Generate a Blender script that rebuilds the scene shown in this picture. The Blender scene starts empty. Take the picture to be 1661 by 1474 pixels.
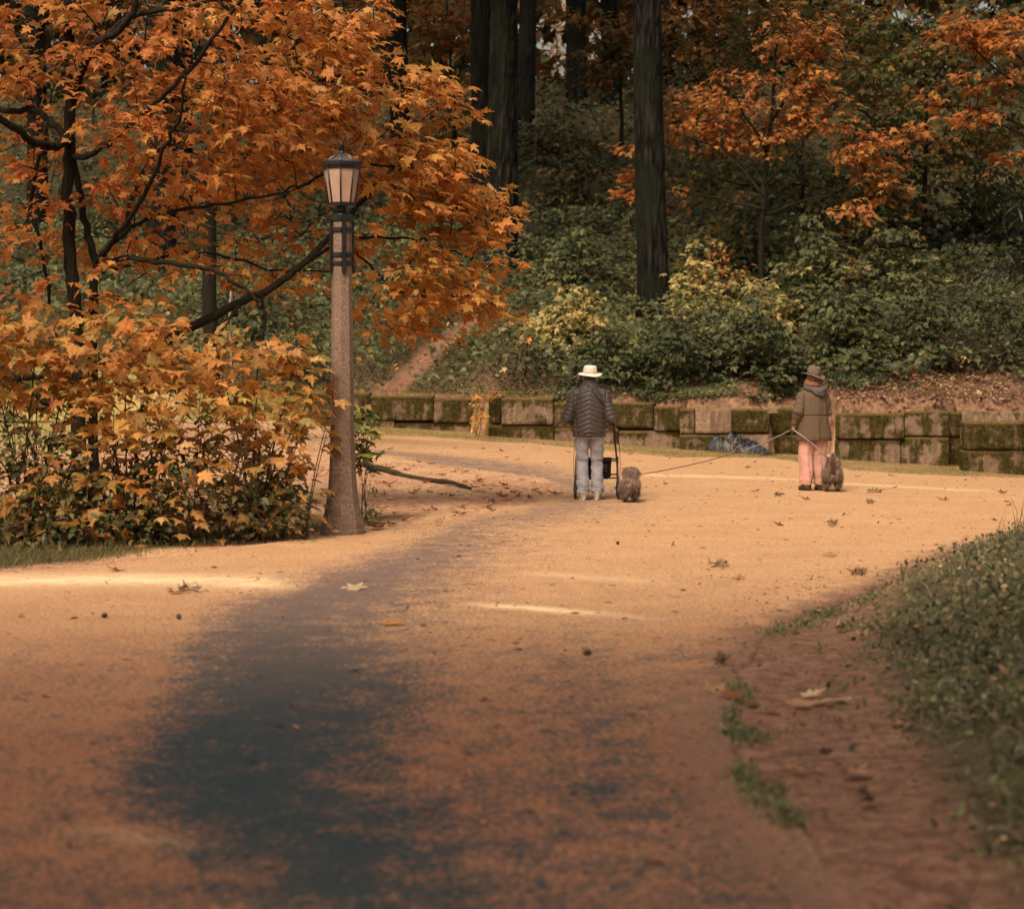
import bpy, bmesh, math, random
import numpy as np
from mathutils import Vector, Matrix

random.seed(7)
rng = np.random.default_rng(11)
scene = bpy.context.scene
COL = scene.collection
PI = math.pi

# ------------------------------------------------------------------ camera geometry
F, CX, CY, HC = 3500.0, 830.5, 737.0, 1.6
TH = math.atan(123 / F)
cT, sT = math.cos(TH), math.sin(TH)


def sstep(a, b, v):
    t = np.clip((v - a) / (b - a), 0, 1)
    return t * t * (3 - 2 * t)


def P(px, py, Y):
    """world point seen at photo pixel (px,py) at world depth Y"""
    rx = (px - CX) / F
    ry = (CY - py) / F
    d = np.array([rx, cT + ry * sT, -sT + ry * cT])
    k = Y / d[1]
    return np.array([d[0] * k, Y, HC + d[2] * k])


def proj(x, y, z):
    dz = z - HC
    f = y * cT - dz * sT
    u = y * sT + dz * cT
    return CX + F * x / f, CY - F * u / f


def groundz(x, y):
    """the level ground of the path: flat near, with a slight fall to the right far off"""
    return sstep(26, 46, y) * (.17 - .058 * np.clip(x, -7, 13))


def G(px, py):
    z = 0.0
    for _ in range(30):
        rx = (px - CX) / F
        ry = (CY - py) / F
        dy, dz = cT + ry * sT, -sT + ry * cT
        k = (z - HC) / dz
        x, y = rx * k, dy * k
        z = .5 * z + .5 * float(groundz(x, y))
    return np.array([x, y, float(groundz(x, y))])


def vnoise(x, y, s=0):
    x = np.asarray(x, float); y = np.asarray(y, float)
    xi = np.floor(x); yi = np.floor(y)
    fx = x - xi; fy = y - yi
    fx = fx * fx * (3 - 2 * fx); fy = fy * fy * (3 - 2 * fy)

    def h(a, b):
        v = np.sin(a * 127.1 + b * 311.7 + s * 74.7) * 43758.5453
        return v - np.floor(v)
    return (h(xi, yi) * (1 - fx) + h(xi + 1, yi) * fx) * (1 - fy) + (h(xi, yi + 1) * (1 - fx) + h(xi + 1, yi + 1) * fx) * fy


def fbm(x, y, s=0, o=3):
    r, a, t = 0, .5, 0
    for i in range(o):
        r = r + a * vnoise(x * 2 ** i, y * 2 ** i, s + i * 3); t += a; a *= .5
    return r / t


WX = np.array([-60, -1.0, -.6, 3.85, 3.95, 5.86, 6.0, 7.22, 7.32, 9.7, 9.8, 14, 60])
WY = np.array([56, 53.1, 50.4, 49.5, 48.9, 48.8, 50.05, 50.05, 48.0, 47.7, 48.6, 48.4, 44])


def hill_t(x, y):
    return y - np.interp(x, WX, WY)


BANKY = np.array([3, 6.5, 8.16, 10.4, 12.6, 16.2, 21.0, 23.7, 27, 34])
BANKX = np.array([1.5, 1.50, 1.55, 1.78, 2.02, 2.75, 4.4, 5.75, 7.6, 12])


def terrain(x, y):
    x = np.asarray(x, float); y = np.asarray(y, float)
    z = groundz(x, y)
    t = hill_t(x, y)
    up = sstep(.2, .55, t)
    top = .98 + .03 * np.clip(-x, 0, 5)
    slope = np.where(t < 60, .25 * np.clip(t, 0, None), 15 + .03 * (t - 60))
    slope = slope + .5 * (fbm(x * .25, y * .25, 3) - .5) * sstep(1, 6, t)
    z = z * (1 - up) + up * (top + slope)
    # low bank on the right of the path
    b = x - np.interp(y, BANKY, BANKX)
    w = (1 - sstep(30, 36, y))
    z = z + w * (.30 * sstep(0, 1.5, b) + .04 * (fbm(x * 2.2, y * 2.2, 5) - .3) * sstep(0, .4, b)
                 - .02 * np.exp(-((b + .25) / .25) ** 2) * (1 - sstep(17, 22, y)))
    return z


# ------------------------------------------------------------------ object helpers
def put(name, mesh, mat=None, parent=None, loc=None):
    o = bpy.data.objects.new(name, mesh)
    COL.objects.link(o)
    if mat is not None:
        mesh.materials.clear()
        mesh.materials.append(mat)
    if parent is not None:
        o.parent = parent
    if loc is not None:
        o.location = loc
    return o


def tag(o, label, cat, group=None):
    o['label'] = label
    o['category'] = cat
    if group:
        o['group'] = group
    return o


def thing(name, label, cat, loc=(0, 0, 0), rz=0, group=None):
    o = bpy.data.objects.new(name, None)
    o.empty_display_size = .2
    COL.objects.link(o)
    o.location = loc
    o.rotation_euler = (0, 0, rz)
    return tag(o, label, cat, group)


def copy_thing(o, loc, rz, label, group):
    c = o.copy(); COL.objects.link(c)
    c.location = loc; c.rotation_euler = (0, 0, rz)
    c['label'] = label
    if group:
        c['group'] = group
    for ch in o.children:
        d = ch.copy(); COL.objects.link(d); d.parent = c
        for g in ch.children:
            e = g.copy(); COL.objects.link(e); e.parent = d
    return c


def tri_mesh(name, V, T, C=None, smooth=False):
    V = np.asarray(V, np.float32); T = np.asarray(T, np.int32)
    m = bpy.data.meshes.new(name)
    m.vertices.add(len(V)); m.vertices.foreach_set('co', V.ravel())
    m.loops.add(T.size); m.loops.foreach_set('vertex_index', T.ravel())
    k = T.shape[1]
    m.polygons.add(len(T))
    m.polygons.foreach_set('loop_start', np.arange(len(T), dtype=np.int32) * k)
    if smooth:
        m.polygons.foreach_set('use_smooth', np.ones(len(T), bool))
    if C is not None:
        a = m.attributes.new('tint', 'FLOAT_COLOR', 'POINT')
        C = np.asarray(C, np.float32)
        if C.shape[1] == 3:
            C = np.hstack([C, np.ones((len(C), 1), np.float32)])
        a.data.foreach_set('color', C.ravel())
    m.update(calc_edges=True)
    return m


class MB:
    """collects boxes, tubes and lathes of ONE part"""
    def __init__(s):
        s.v = []; s.f = []; s.sm = []

    def add(s, vs, fs, smooth=True):
        n = len(s.v)
        s.v += [tuple(map(float, v)) for v in vs]
        s.f += [tuple(i + n for i in f) for f in fs]
        s.sm += [smooth] * len(fs)

    def box(s, c, d, rot=None, bev=0):
        bm = bmesh.new()
        bmesh.ops.create_cube(bm, size=1)
        bmesh.ops.scale(bm, vec=d, verts=bm.verts)
        if bev:
            bmesh.ops.bevel(bm, geom=bm.edges[:], offset=bev, segments=2, affect='EDGES')
        if rot is not None:
            bmesh.ops.rotate(bm, matrix=rot, verts=bm.verts)
        bmesh.ops.translate(bm, vec=c, verts=bm.verts)
        bm.verts.index_update()
        s.add([v.co for v in bm.verts], [[v.index for v in f.verts] for f in bm.faces], False)
        bm.free()

    def lathe(s, prof, n=24, c=(0, 0, 0), off=0, smooth=True, axis='z', caps=True):
        vs, fs = [], []
        for r, z in prof:
            for i in range(n):
                a = off + 2 * PI * i / n
                if axis == 'z':
                    vs.append((c[0] + r * math.cos(a), c[1] + r * math.sin(a), c[2] + z))
                else:
                    vs.append((c[0] + z, c[1] + r * math.cos(a), c[2] + r * math.sin(a)))
        for j in range(len(prof) - 1):
            for i in range(n):
                i2 = (i + 1) % n
                fs.append((j * n + i, j * n + i2, (j + 1) * n + i2, (j + 1) * n + i))
        if caps:
            fs.append(tuple(range(n))[::-1])
            fs.append(tuple((len(prof) - 1) * n + i for i in range(n)))
        s.add(vs, fs, smooth)

    def tube(s, pts, rad, n=6, flat=None):
        v, f = tube_arr(pts, rad, n, flat)
        s.add(v, f)

    def mesh(s, name):
        m = bpy.data.meshes.new(name)
        m.from_pydata(s.v, [], s.f)
        m.polygons.foreach_set('use_smooth', s.sm)
        m.update()
        return m

    def build(s, name, mat, parent=None, loc=None):
        return put(name, s.mesh(name), mat, parent, loc)


def tube_arr(pts, rad, n=6, flat=None):
    """closed tube along pts; rad: number, list, or list of (a,b) with a along the reference X axis"""
    pts = [Vector(p) for p in pts]
    k = len(pts)
    if not isinstance(rad, (list, tuple, np.ndarray)):
        rad = [rad] * k
    vs = []
    prev = None
    for i, p in enumerate(pts):
        d = (pts[min(i + 1, k - 1)] - pts[max(i - 1, 0)])
        if d.length < 1e-9:
            d = Vector((0, 0, 1))
        d.normalize()
        if prev is None:
            ref = Vector(flat) if flat else (Vector((1, 0, 0)) if abs(d.x) < .9 else Vector((0, 1, 0)))
        else:
            ref = prev
        a = (ref - d * ref.dot(d)).normalized()
        b = d.cross(a)
        prev = a
        r = rad[i]
        ra, rb = (r if isinstance(r, (list, tuple)) else (r, r))
        for j in range(n):
            t = 2 * PI * j / n
            vs.append(p + a * (ra * math.cos(t)) + b * (rb * math.sin(t)))
    fs = []
    for i in range(k - 1):
        for j in range(n):
            j2 = (j + 1) % n
            fs.append((i * n + j, i * n + j2, (i + 1) * n + j2, (i + 1) * n + j))
    fs.append(tuple(range(n))[::-1])
    fs.append(tuple((k - 1) * n + j for j in range(n)))
    return vs, fs


def catmull(pts, m=5):
    pts = [np.asarray(p, float) for p in pts]
    q = [2 * pts[0] - pts[1]] + pts + [2 * pts[-1] - pts[-2]]
    out = []
    for i in range(1, len(q) - 2):
        for j in range(m):
            t = j / m
            out.append(.5 * (2 * q[i] + (q[i + 1] - q[i - 1]) * t + (2 * q[i - 1] - 5 * q[i] + 4 * q[i + 1] - q[i + 2]) * t * t
                             + (3 * q[i] - q[i - 1] - 3 * q[i + 1] + q[i + 2]) * t ** 3))
    out.append(pts[-1])
    return out


# ------------------------------------------------------------------ materials
class NT:
    def __init__(s, name):
        s.m = bpy.data.materials.new(name); s.m.use_nodes = True
        s.t = s.m.node_tree; s.t.nodes.clear()
        s.out = s.n('ShaderNodeOutputMaterial')

    def n(s, typ, ins=None, **kw):
        nd = s.t.nodes.new(typ)
        for k, v in kw.items():
            setattr(nd, k, v)
        for k, v in (ins or {}).items():
            s.set(nd, k, v)
        return nd

    def set(s, nd, k, v):
        if isinstance(v, bpy.types.NodeSocket):
            s.t.links.new(v, nd.inputs[k])
        else:
            nd.inputs[k].default_value = v

    def math(s, op, a, b=0.0, clamp=False):
        nd = s.n('ShaderNodeMath', operation=op, use_clamp=clamp)
        s.set(nd, 0, a); s.set(nd, 1, b)
        return nd.outputs[0]

    def noise(s, vec, scale, detail=4, rough=.55, dist=0):
        return s.n('ShaderNodeTexNoise', {'Vector': vec, 'Scale': scale, 'Detail': detail, 'Roughness': rough, 'Distortion': dist}).outputs['Fac']

    def mapr(s, v, a, b, c=0.0, d=1.0):
        return s.n('ShaderNodeMapRange', {'Value': v, 'From Min': a, 'From Max': b, 'To Min': c, 'To Max': d}, interpolation_type='SMOOTHSTEP').outputs[0]

    def mix(s, fac, a, b, mode='MIX'):
        nd = s.n('ShaderNodeMix', data_type='RGBA', blend_type=mode)
        s.set(nd, 0, fac); s.set(nd, 6, a); s.set(nd, 7, b)
        return nd.outputs[2]

    def pos(s, scale=(1, 1, 1), obj=False):
        src = s.n('ShaderNodeTexCoord').outputs['Object'] if obj else s.n('ShaderNodeNewGeometry').outputs['Position']
        return s.n('ShaderNodeMapping', {'Vector': src, 'Scale': scale}).outputs[0]

    def attr(s, name='tint'):
        return s.n('ShaderNodeAttribute', attribute_name=name)

    def bump(s, h, strength=.5, dist=.02):
        return s.n('ShaderNodeBump', {'Height': h, 'Strength': strength, 'Distance': dist}).outputs[0]

    def bsdf(s, color, rough=.8, normal=None, metal=0.0, spec=.3, **kw):
        nd = s.n('ShaderNodeBsdfPrincipled', {'Base Color': color, 'Roughness': rough, 'Metallic': metal, 'Specular IOR Level': spec})
        for k, v in kw.items():
            s.set(nd, k, v)
        if normal is not None:
            s.set(nd, 'Normal', normal)
        s.t.links.new(nd.outputs[0], s.out.inputs[0])
        return nd


def c4(r, g=None, b=None):
    return (r, g, b, 1.0) if g is not None else (r, r, r, 1.0)


def mat_leaf(name, trans=.35, rough=.5, gain=1.0):
    t = NT(name)
    col = t.attr().outputs['Color']
    n = t.noise(t.pos(), 28, 3)
    col = t.mix(1.0, col, t.n('ShaderNodeCombineColor', {0: t.mapr(n, .3, .7, .75 * gain, 1.2 * gain), 1: t.mapr(n, .3, .7, .72 * gain, 1.2 * gain), 2: t.mapr(n, .3, .7, .8 * gain, 1.15 * gain)}).outputs[0], 'MULTIPLY')
    b = t.bsdf(col, rough, spec=.25)
    tr = t.n('ShaderNodeBsdfTranslucent', {'Color': col})
    mx = t.n('ShaderNodeMixShader', {0: trans, 1: b.outputs[0], 2: tr.outputs[0]})
    t.t.links.new(mx.outputs[0], t.out.inputs[0])
    return t.m


def mat_plain(name, col, rough=.7, metal=0.0, var=.25, scale=30, bump=.2, spec=.3, bdist=.005, col2=None):
    t = NT(name)
    p = t.pos(obj=True)
    n = t.noise(p, scale, 5)
    c2 = col2 or tuple(c * (1 - var * 1.6) for c in col)
    cc = t.mix(t.mapr(n, .3, .7), c4(*c2), c4(*[min(1, c * (1 + var * .4)) for c in col]))
    t.bsdf(cc, rough, t.bump(n, bump, bdist), metal, spec)
    return t.m


def mat_bark(name, dark, light, moss=None, sc=1.0, bump=.8, ridged=False):
    t = NT(name)
    p = t.pos((14 * sc, 14 * sc, 1.6 * sc))
    n = t.noise(p, 1, 6, .65, .6)
    n2 = t.noise(t.pos(), 1.3 * sc, 3)
    n3 = t.noise(t.pos((60, 60, 20)), 1, 3)
    h = t.math('ADD', t.math('MULTIPLY', n, .8), t.math('MULTIPLY', n3, .2))
    n4 = t.noise(t.pos((34 * sc, 34 * sc, 1.1 * sc)), 1, 5, .7, .3)
    h = t.math('ADD', t.math('MULTIPLY', h, .55), t.math('MULTIPLY', n4, .45))
    cc = t.mix(t.mapr(h, .40, .60), c4(*dark), c4(*light))
    if ridged:
        cc = t.mix(t.mapr(t.attr().outputs['Color'], .25, .62, 1, 0), cc, c4(*[d * .35 for d in dark]))  # bark furrows darkened by ridge depth; their shading is put into the colour
        cc = t.mix(t.mapr(t.attr().outputs['Color'], .62, .82, 0, .30), cc, c4(*[l * 1.7 for l in light]))
    if moss:
        cc = t.mix(t.math('MULTIPLY', t.mapr(n2, .42, .62), .8), cc, c4(*moss))
    t.bsdf(cc, .9, t.bump(h, bump, .04), spec=.15)
    return t.m


M = {}
M['leaf'] = mat_leaf('maple_leaf_orange', .45, .5, 1.06)
M['leafg'] = mat_leaf('green_leaf', .25, .45)
M['grass'] = mat_leaf('grass_blade', .3, .6)
M['bark'] = mat_bark('maple_bark', (.008, .007, .006), (.035, .028, .021), (.016, .018, .008), 2.0)
M['fir'] = mat_bark('fir_bark', (.005, .005, .0042), (.028, .025, .021), (.010, .013, .006), .55, 1.0, True)
M['firdark'] = mat_bark('dark_fir_bark', (.004, .004, .0035), (.016, .014, .011), (.008, .010, .005), .55, 1.0, True)
M['twig'] = mat_bark('dry_twig', (.02, .014, .01), (.10, .07, .05), None, 4)


# ------------------------------------------------------------------ leaves
def fan(outline, cz=(0, .32), droop=.35, fold=.12):
    o = np.array(outline, float)
    pts = np.vstack([[cz], o])
    z = -droop * ((pts[:, 0]) ** 2 * 1.1 + (pts[:, 1] - .25) ** 2) + fold * (np.abs(pts[:, 0]) - .2) * .0
    V = np.column_stack([pts[:, 0], pts[:, 1], z])
    k = len(o)
    T = np.array([[0, 1 + i, 1 + (i + 1) % k] for i in range(k)])
    return V, T


def mirror(half):
    return [(0, 0)] + half + [(0, 1.0)] + [(-x, y) for x, y in half[::-1]]


LEAF_HI = fan(mirror([(.12, -.06), (.40, -.06), (.36, .08), (.27, .17), (.50, .24), (.68, .46), (.47, .44), (.24, .46), (.33, .66), (.15, .68)]))
LEAF_LO = fan(mirror([(.38, -.04), (.26, .18), (.64, .44), (.23, .47), (.22, .68)]))
LEAF_OV = fan(mirror([(.24, .18), (.32, .42), (.2, .75)]), (0, .45), .25)
BLADE = (np.array([[-.04, 0, 0], [.04, 0, 0], [.03, .55, .03], [-.03, .55, .03], [0, 1, -.12]]), np.array([[0, 1, 2], [0, 2, 3], [3, 2, 4]]))
NEEDLE = (np.array([[-.05, 0, 0], [.05, 0, 0], [.06, .6, 0], [-.06, .6, 0], [0, 1, -.05]]), np.array([[0, 1, 2], [0, 2, 3], [3, 2, 4]]))


def norm(a):
    return a / np.maximum(np.linalg.norm(a, axis=1, keepdims=True), 1e-9)


def leaves(pos, axis, nrm, size, col, tpl, edge=0.0):
    """many leaves as one vertex/triangle/colour set"""
    V0, T0 = tpl
    y = norm(axis)
    z = nrm - y * np.sum(nrm * y, axis=1, keepdims=True)
    z = norm(z)
    x = np.cross(y, z)
    N, K = len(pos), len(V0)
    curl = rng.uniform(.3, 1.9, N)
    L = np.repeat(V0[None], N, 0)
    L[:, :, 2] *= curl[:, None]
    fold_ = rng.uniform(-.1, .75, N)[:, None]
    L[:, :, 2] += np.abs(L[:, :, 0]) * fold_ * .6
    L[:, :, 0] = L[:, :, 0] * rng.uniform(.62, 1.05, N)[:, None] + (L[:, :, 1] ** 2) * rng.normal(0, .13, N)[:, None]
    L = L * size[:, None, None]
    V = pos[:, None] + L[:, :, 0:1] * x[:, None] + L[:, :, 1:2] * y[:, None] + L[:, :, 2:3] * z[:, None]
    T = (T0[None] + (np.arange(N) * K)[:, None, None]).reshape(-1, 3)
    C = np.repeat(col[:, None], K, 1).copy()
    C[:, 1:] *= (1 - edge * rng.random((N, K - 1, 1)))
    return V.reshape(-1, 3), T, C.reshape(-1, 3)


def merge(sets):
    Vs, Ts, Cs, n = [], [], [], 0
    for V, T, C in sets:
        Vs.append(V); Ts.append(T + n); Cs.append(C); n += len(V)
    return np.vstack(Vs), np.vstack(Ts), np.vstack(Cs)


def palette(n, cols, w, jit=.18):
    cols = np.array(cols, float)
    w = np.array(w, float); w /= w.sum()
    i = rng.choice(len(cols), n, p=w)
    j = (i + rng.integers(0, 2, n)) % len(cols)
    k = rng.random((n, 1)) * .35
    c = cols[i] * (1 - k) + cols[j] * k
    return c * np.exp(rng.normal(0, jit, (n, 1))) * np.exp(rng.normal(0, .05, (n, 3)))


def sprays(centers, outward, R, per, size, cols, w, tpl, up=1.0, out=.34, rnd=.36, flat=.30, jit=.18):
    """leaf sprays: each centre carries a loose drooping plate of leaves"""
    n = len(centers)
    per_i = rng.poisson(per, n)
    idx = np.repeat(np.arange(n), per_i)
    m = len(idx)
    a = rng.uniform(0, 2 * PI, m)
    r = np.sqrt(rng.random(m)) * R * rng.uniform(.7, 1.3, n)[idx]
    off = np.column_stack([r * np.cos(a), r * np.sin(a), rng.normal(0, flat * R * .5, m) - .35 * r * r / R])
    tilt = rng.normal(0, .25, (n, 2))[idx]
    off[:, 2] += off[:, 0] * tilt[:, 0] + off[:, 1] * tilt[:, 1]
    pos = centers[idx] + off
    o = outward[idx]
    rad = norm(off * [1, 1, 0] + 1e-6)
    axis = norm(rad * .8 + o * .5 + rng.normal(0, .35, (m, 3)) + [0, 0, -.25])
    nrm = norm(np.array([0, 0, up]) + o * out + rng.normal(0, rnd, (m, 3)))
    clus = palette(n, cols, w, jit * .6)[idx]
    col = .5 * clus + .5 * palette(m, cols, w, jit)
    sz = size * rng.uniform(.6, 1.15, m)
    return leaves(pos, axis, nrm, sz, col, tpl, .12)


def limb(mb, pts, r0, r1, n=7, wob=0.0, m=5):
    q = catmull(pts, m)
    k = len(q)
    if wob:
        q = [p + rng.normal(0, wob, 3) for p in q]
    mb.tube(q, [r0 + (r1 - r0) * (i / (k - 1)) ** .8 for i in range(k)], n)
    return np.array(q)


def grow_twigs(mb, skel, centers, r=.008, root=None):
    """joins every leaf spray to the nearest wood already grown"""
    pts = [np.asarray(p) for p in skel]
    base = root if root is not None else pts[0]
    d0 = [min(np.linalg.norm(c - p) for p in pts[::3]) for c in centers]
    arr = np.array(pts)
    for i in np.argsort(d0):
        c = centers[i]
        dd = np.linalg.norm(arr - c, axis=1)
        j = int(np.argmin(dd))
        a = arr[j]; L = dd[j]
        mid = (a + c) / 2 + rng.normal(0, .06 * L + .01, 3) + [0, 0, .06 * L]
        mid2 = a * .25 + c * .75 + rng.normal(0, .04 * L + .01, 3) + [0, 0, .05 * L]
        mb.tube([a, mid, mid2, c], [r * (1.2 + .5 * L), r, r * .8, r * .5], 4)
        arr = np.vstack([arr, mid, mid2, c])


def ell_centers(ells, seed_clear=None):
    """cluster centres from (px,py,rx,ry,Y,dY,n): solid blobs standing at depth Y"""
    out = []
    for px, py, rx, ry, Y, dY, n in ells:
        a = rng.uniform(0, 2 * PI, n); r = np.sqrt(rng.random(n))
        for ai, ri in zip(a, r):
            y = Y + rng.uniform(-dY, dY)
            out.append(P(px + rx * ri * math.cos(ai), py + ry * ri * math.sin(ai), Y) + np.array([0, y - Y, 0]))
    return np.array(out)


def outward_from(c, axis_xy):
    d = c * [1, 1, 0] - np.array([axis_xy[0], axis_xy[1], 0])
    return norm(d + 1e-6)

# ================================================================== SETTING
def grid_mesh(name, X, Y, Z, C):
    r, c = X.shape
    V = np.column_stack([X.ravel(), Y.ravel(), Z.ravel()])
    i = np.arange(r * c).reshape(r, c)
    T = np.stack([i[:-1, :-1], i[:-1, 1:], i[1:, 1:], i[1:, :-1]], -1).reshape(-1, 4)
    return tri_mesh(name, V, T, C.reshape(-1, C.shape[-1]), True)


# path borders, measured as photo rows and turned into ground metres
PL_y = [2000, 1474, 1000, 936, 925, 915, 897, 880, 866, 858, 846, 830, 812, 800, 788, 776, 764, 752, 744, 738, 732, 700]
PL_x = [-900, -700, -420, -120, 60, 190, 320, 430, 560, 640, 720, 800, 868, 895, 905, 880, 800, 700, 630, 580, 545, 500]
PR_y = [2000, 1474, 1430, 1370, 1290, 1190, 1090, 1030, 990, 950, 920, 890, 870, 855, 842, 830, 700]
PR_x = [1560, 1480, 1420, 1330, 1235, 1188, 1195, 1245, 1320, 1440, 1490, 1560, 1610, 1661, 1760, 1900, 2000]


def border(py, px):
    w = np.array([G(a, b)[:2] for a, b in zip(px, py)])
    return w[:, 0], w[:, 1]


LX, LY = border(PL_y, PL_x)
RX, RY = border(PR_y, PR_x)


def path_left(y):
    return np.interp(y, LY, LX) + .35 * (fbm(y * .9, y * 0 + 3.3, 2) - .5) * sstep(10, 20, y)


def path_right(y):
    return np.interp(y, RY, RX) + .22 * (fbm(y * 1.7, y * 0 + 8.3, 4) - .5)


# ---- ground sheet
rows = np.concatenate([np.geomspace(2.0, 36, 190)[:-1], np.arange(36, 72, .22), np.geomspace(72, 230, 60)])
u = np.linspace(-1, 1, 330); u = np.sign(u) * np.abs(u) ** 1.25
Yg = np.repeat(rows[:, None], len(u), 1)
Xg = u[None] * (9 + .62 * rows[:, None])
Zg = terrain(Xg, Yg)
Tg = hill_t(Xg, Yg)
outside = np.clip(np.maximum(path_left(Yg) - Xg, Xg - path_right(Yg)) / .5, 0, 1)
outside = np.maximum(outside, sstep(0, .4, Tg))
Zg = Zg - .012 * (1 - outside) + outside * .04 * (fbm(Xg * 1.3, Yg * 1.3, 9) - .45)
Zg = Zg + outside * .018 * sstep(14, 24, Yg) * (fbm(Xg * 7, Yg * 7, 19) - .5)


def zone_color(X, Y, T):
    n1 = fbm(X * .8, Y * .8, 21)[..., None]; n2 = fbm(X * 3, Y * 3, 22)[..., None]
    dirt = np.array([.47, .265, .155]); gold = np.array([.54, .34, .18])
    c = dirt + (gold - dirt) * sstep(.40, .62, .6 * n1 + .4 * n2)
    forest = np.array([.040, .034, .015]) + n2 * np.array([.05, .03, .014])
    litter = np.array([.23, .135, .083]) * (0.7 + .6 * n2)
    moss = np.array([.16, .13, .035]) * (.6 + .8 * n2)
    c = np.where((T > .1)[..., None], litter, c)
    k = sstep(1.0, 4.5, T + 2 * (fbm(X * .5, Y * .5, 31) - .5))[..., None]
    c = c * (1 - k) + forest * k
    k = ((T > .1) * (1 - sstep(.8, 2.0, T)) * (1 - sstep(-.5, 2.5, X)))[..., None] * sstep(.35, .6, n1)
    c = c * (1 - k) + moss * k
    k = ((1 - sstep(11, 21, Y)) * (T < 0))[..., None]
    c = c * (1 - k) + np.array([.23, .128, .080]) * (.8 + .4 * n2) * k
    # worn trail up the slope on the left
    ty = T; tx = -3.3 + .24 * ty + .1 * np.sin(ty * .9)
    k = ((T > .3) * (1 - sstep(9, 11, T)) * np.exp(-((X - tx) / (.22 + .02 * T)) ** 4))[..., None]
    c = c * (1 - k) + np.array([.24, .125, .082]) * (.8 + .4 * n2) * k
    # pale sunny litter far on the left
    k = ((1 - sstep(-9.5, -6.5, X)) * (1 - sstep(2, 5, T)) * sstep(30, 40, Y))[..., None]
    pale = np.array([.40, .26, .12]) * (1 - n1) + np.array([.30, .28, .08]) * n1
    c = c * (1 - k) + pale * k
    # bank on the right
    b = X - np.interp(Y, BANKY, BANKX)
    k = (sstep(-.1, .25, b) * (1 - sstep(30, 34, Y)))[..., None]
    c = c * (1 - k) + np.array([.085, .075, .040]) * (.6 + .8 * n2) * k
    # darker dirt of the gully before it
    k = ((1 - sstep(-.1, .3, b)) * sstep(-1.1, -.3, b) * (1 - sstep(15, 24, Y)))[..., None]
    c = c * (1 - .55 * k) + np.array([.17, .095, .065]) * .55 * k
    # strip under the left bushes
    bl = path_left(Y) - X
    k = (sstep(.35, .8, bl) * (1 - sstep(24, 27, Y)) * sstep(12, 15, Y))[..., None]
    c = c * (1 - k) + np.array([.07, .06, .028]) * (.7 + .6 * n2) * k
    return np.clip(c, .005, 1)


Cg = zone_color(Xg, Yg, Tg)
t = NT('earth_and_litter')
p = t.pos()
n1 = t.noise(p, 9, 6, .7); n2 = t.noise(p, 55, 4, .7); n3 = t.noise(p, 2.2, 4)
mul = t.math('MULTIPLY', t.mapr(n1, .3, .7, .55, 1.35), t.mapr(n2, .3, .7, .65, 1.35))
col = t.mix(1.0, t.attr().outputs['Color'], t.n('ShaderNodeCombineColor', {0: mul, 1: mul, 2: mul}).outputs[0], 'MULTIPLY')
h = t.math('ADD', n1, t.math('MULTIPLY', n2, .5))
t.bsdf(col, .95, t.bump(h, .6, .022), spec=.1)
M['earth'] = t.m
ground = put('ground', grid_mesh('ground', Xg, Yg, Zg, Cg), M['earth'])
ground['kind'] = 'structure'

# ---- path sheet
ry = np.geomspace(3.2, 57, 420)
s = np.linspace(0, 1, 300)
xl, xr = path_left(ry), path_right(ry)
Xp = xl[:, None] + (xr - xl)[:, None] * s[None]
Yp = np.repeat(ry[:, None], len(s), 1)
Zp = groundz(Xp, Yp) + .004 - .03 * ((s < .002) | (s > .998))[None] + .006 * (fbm(Xp * 1.1, Yp * 1.1, 12) - .5) * np.minimum(1, 8 * np.minimum(s, 1 - s))[None]
# worn wheel track: borders as photo rows -> ground metres
TKy = [2000, 1474, 1400, 1300, 1200, 1100, 1000, 950, 900, 860, 830, 810, 800, 790, 780, 768, 755, 742, 732, 722]
TKl = [430, 345, 300, 220, 215, 265, 385, 480, 575, 690, 815, 900, 925, 895, 850, 785, 705, 635, 570, 520]
TKr = [860, 790, 770, 740, 650, 640, 650, 760, 820, 900, 985, 1030, 1040, 1025, 1010, 965, 890, 770, 650, 560]
tlx, tly = border(TKy, TKl); trx, try_ = border(TKy, TKr)
o1 = np.argsort(tly); o2 = np.argsort(try_)
wob = (fbm(Xp * .7, Yp * .35, 41) - .5)
tl = np.interp(Yp, tly[o1], tlx[o1]) + wob * .5; tr = np.interp(Yp, try_[o2], trx[o2]) + wob * .7
soft = .34 + .003 * Yp
wear = sstep(-1, 1, (Xp - tl) / (soft * 1.6)) * sstep(-1, 1, (tr - Xp) / (soft * 3.2))
mid = (tl + tr) / 2
wear *= 1.12 - .40 * sstep(15, 24, Yp)
pxx, pyy = proj(Xp, Yp, Zp)
# light general wear of the near part, heavier towards the middle right
gen = sstep(860, 1150, pyy) * (.22 + .13 * sstep(500, 900, pxx) * (1 - sstep(1250, 1500, pxx)) + .16 * sstep(1150, 1474, pyy))
gx = np.interp(Yp, *[np.array(v)[::-1] for v in (border([1400, 1200, 1100, 1000, 930], [900, 700, 735, 790, 850])[1], border([1400, 1200, 1100, 1000, 930], [900, 700, 735, 790, 850])[0])])
gen = gen + .16 * np.exp(-((Xp - gx - .22) / .2) ** 2) * sstep(960, 1020, pyy) * (1 - sstep(1250, 1400, pyy))
far = .10 * sstep(.4, .8, fbm(Xp * .5, Yp * 1.2, 44))
wear = np.clip(np.maximum(wear, gen + far), 0, 1)


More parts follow.
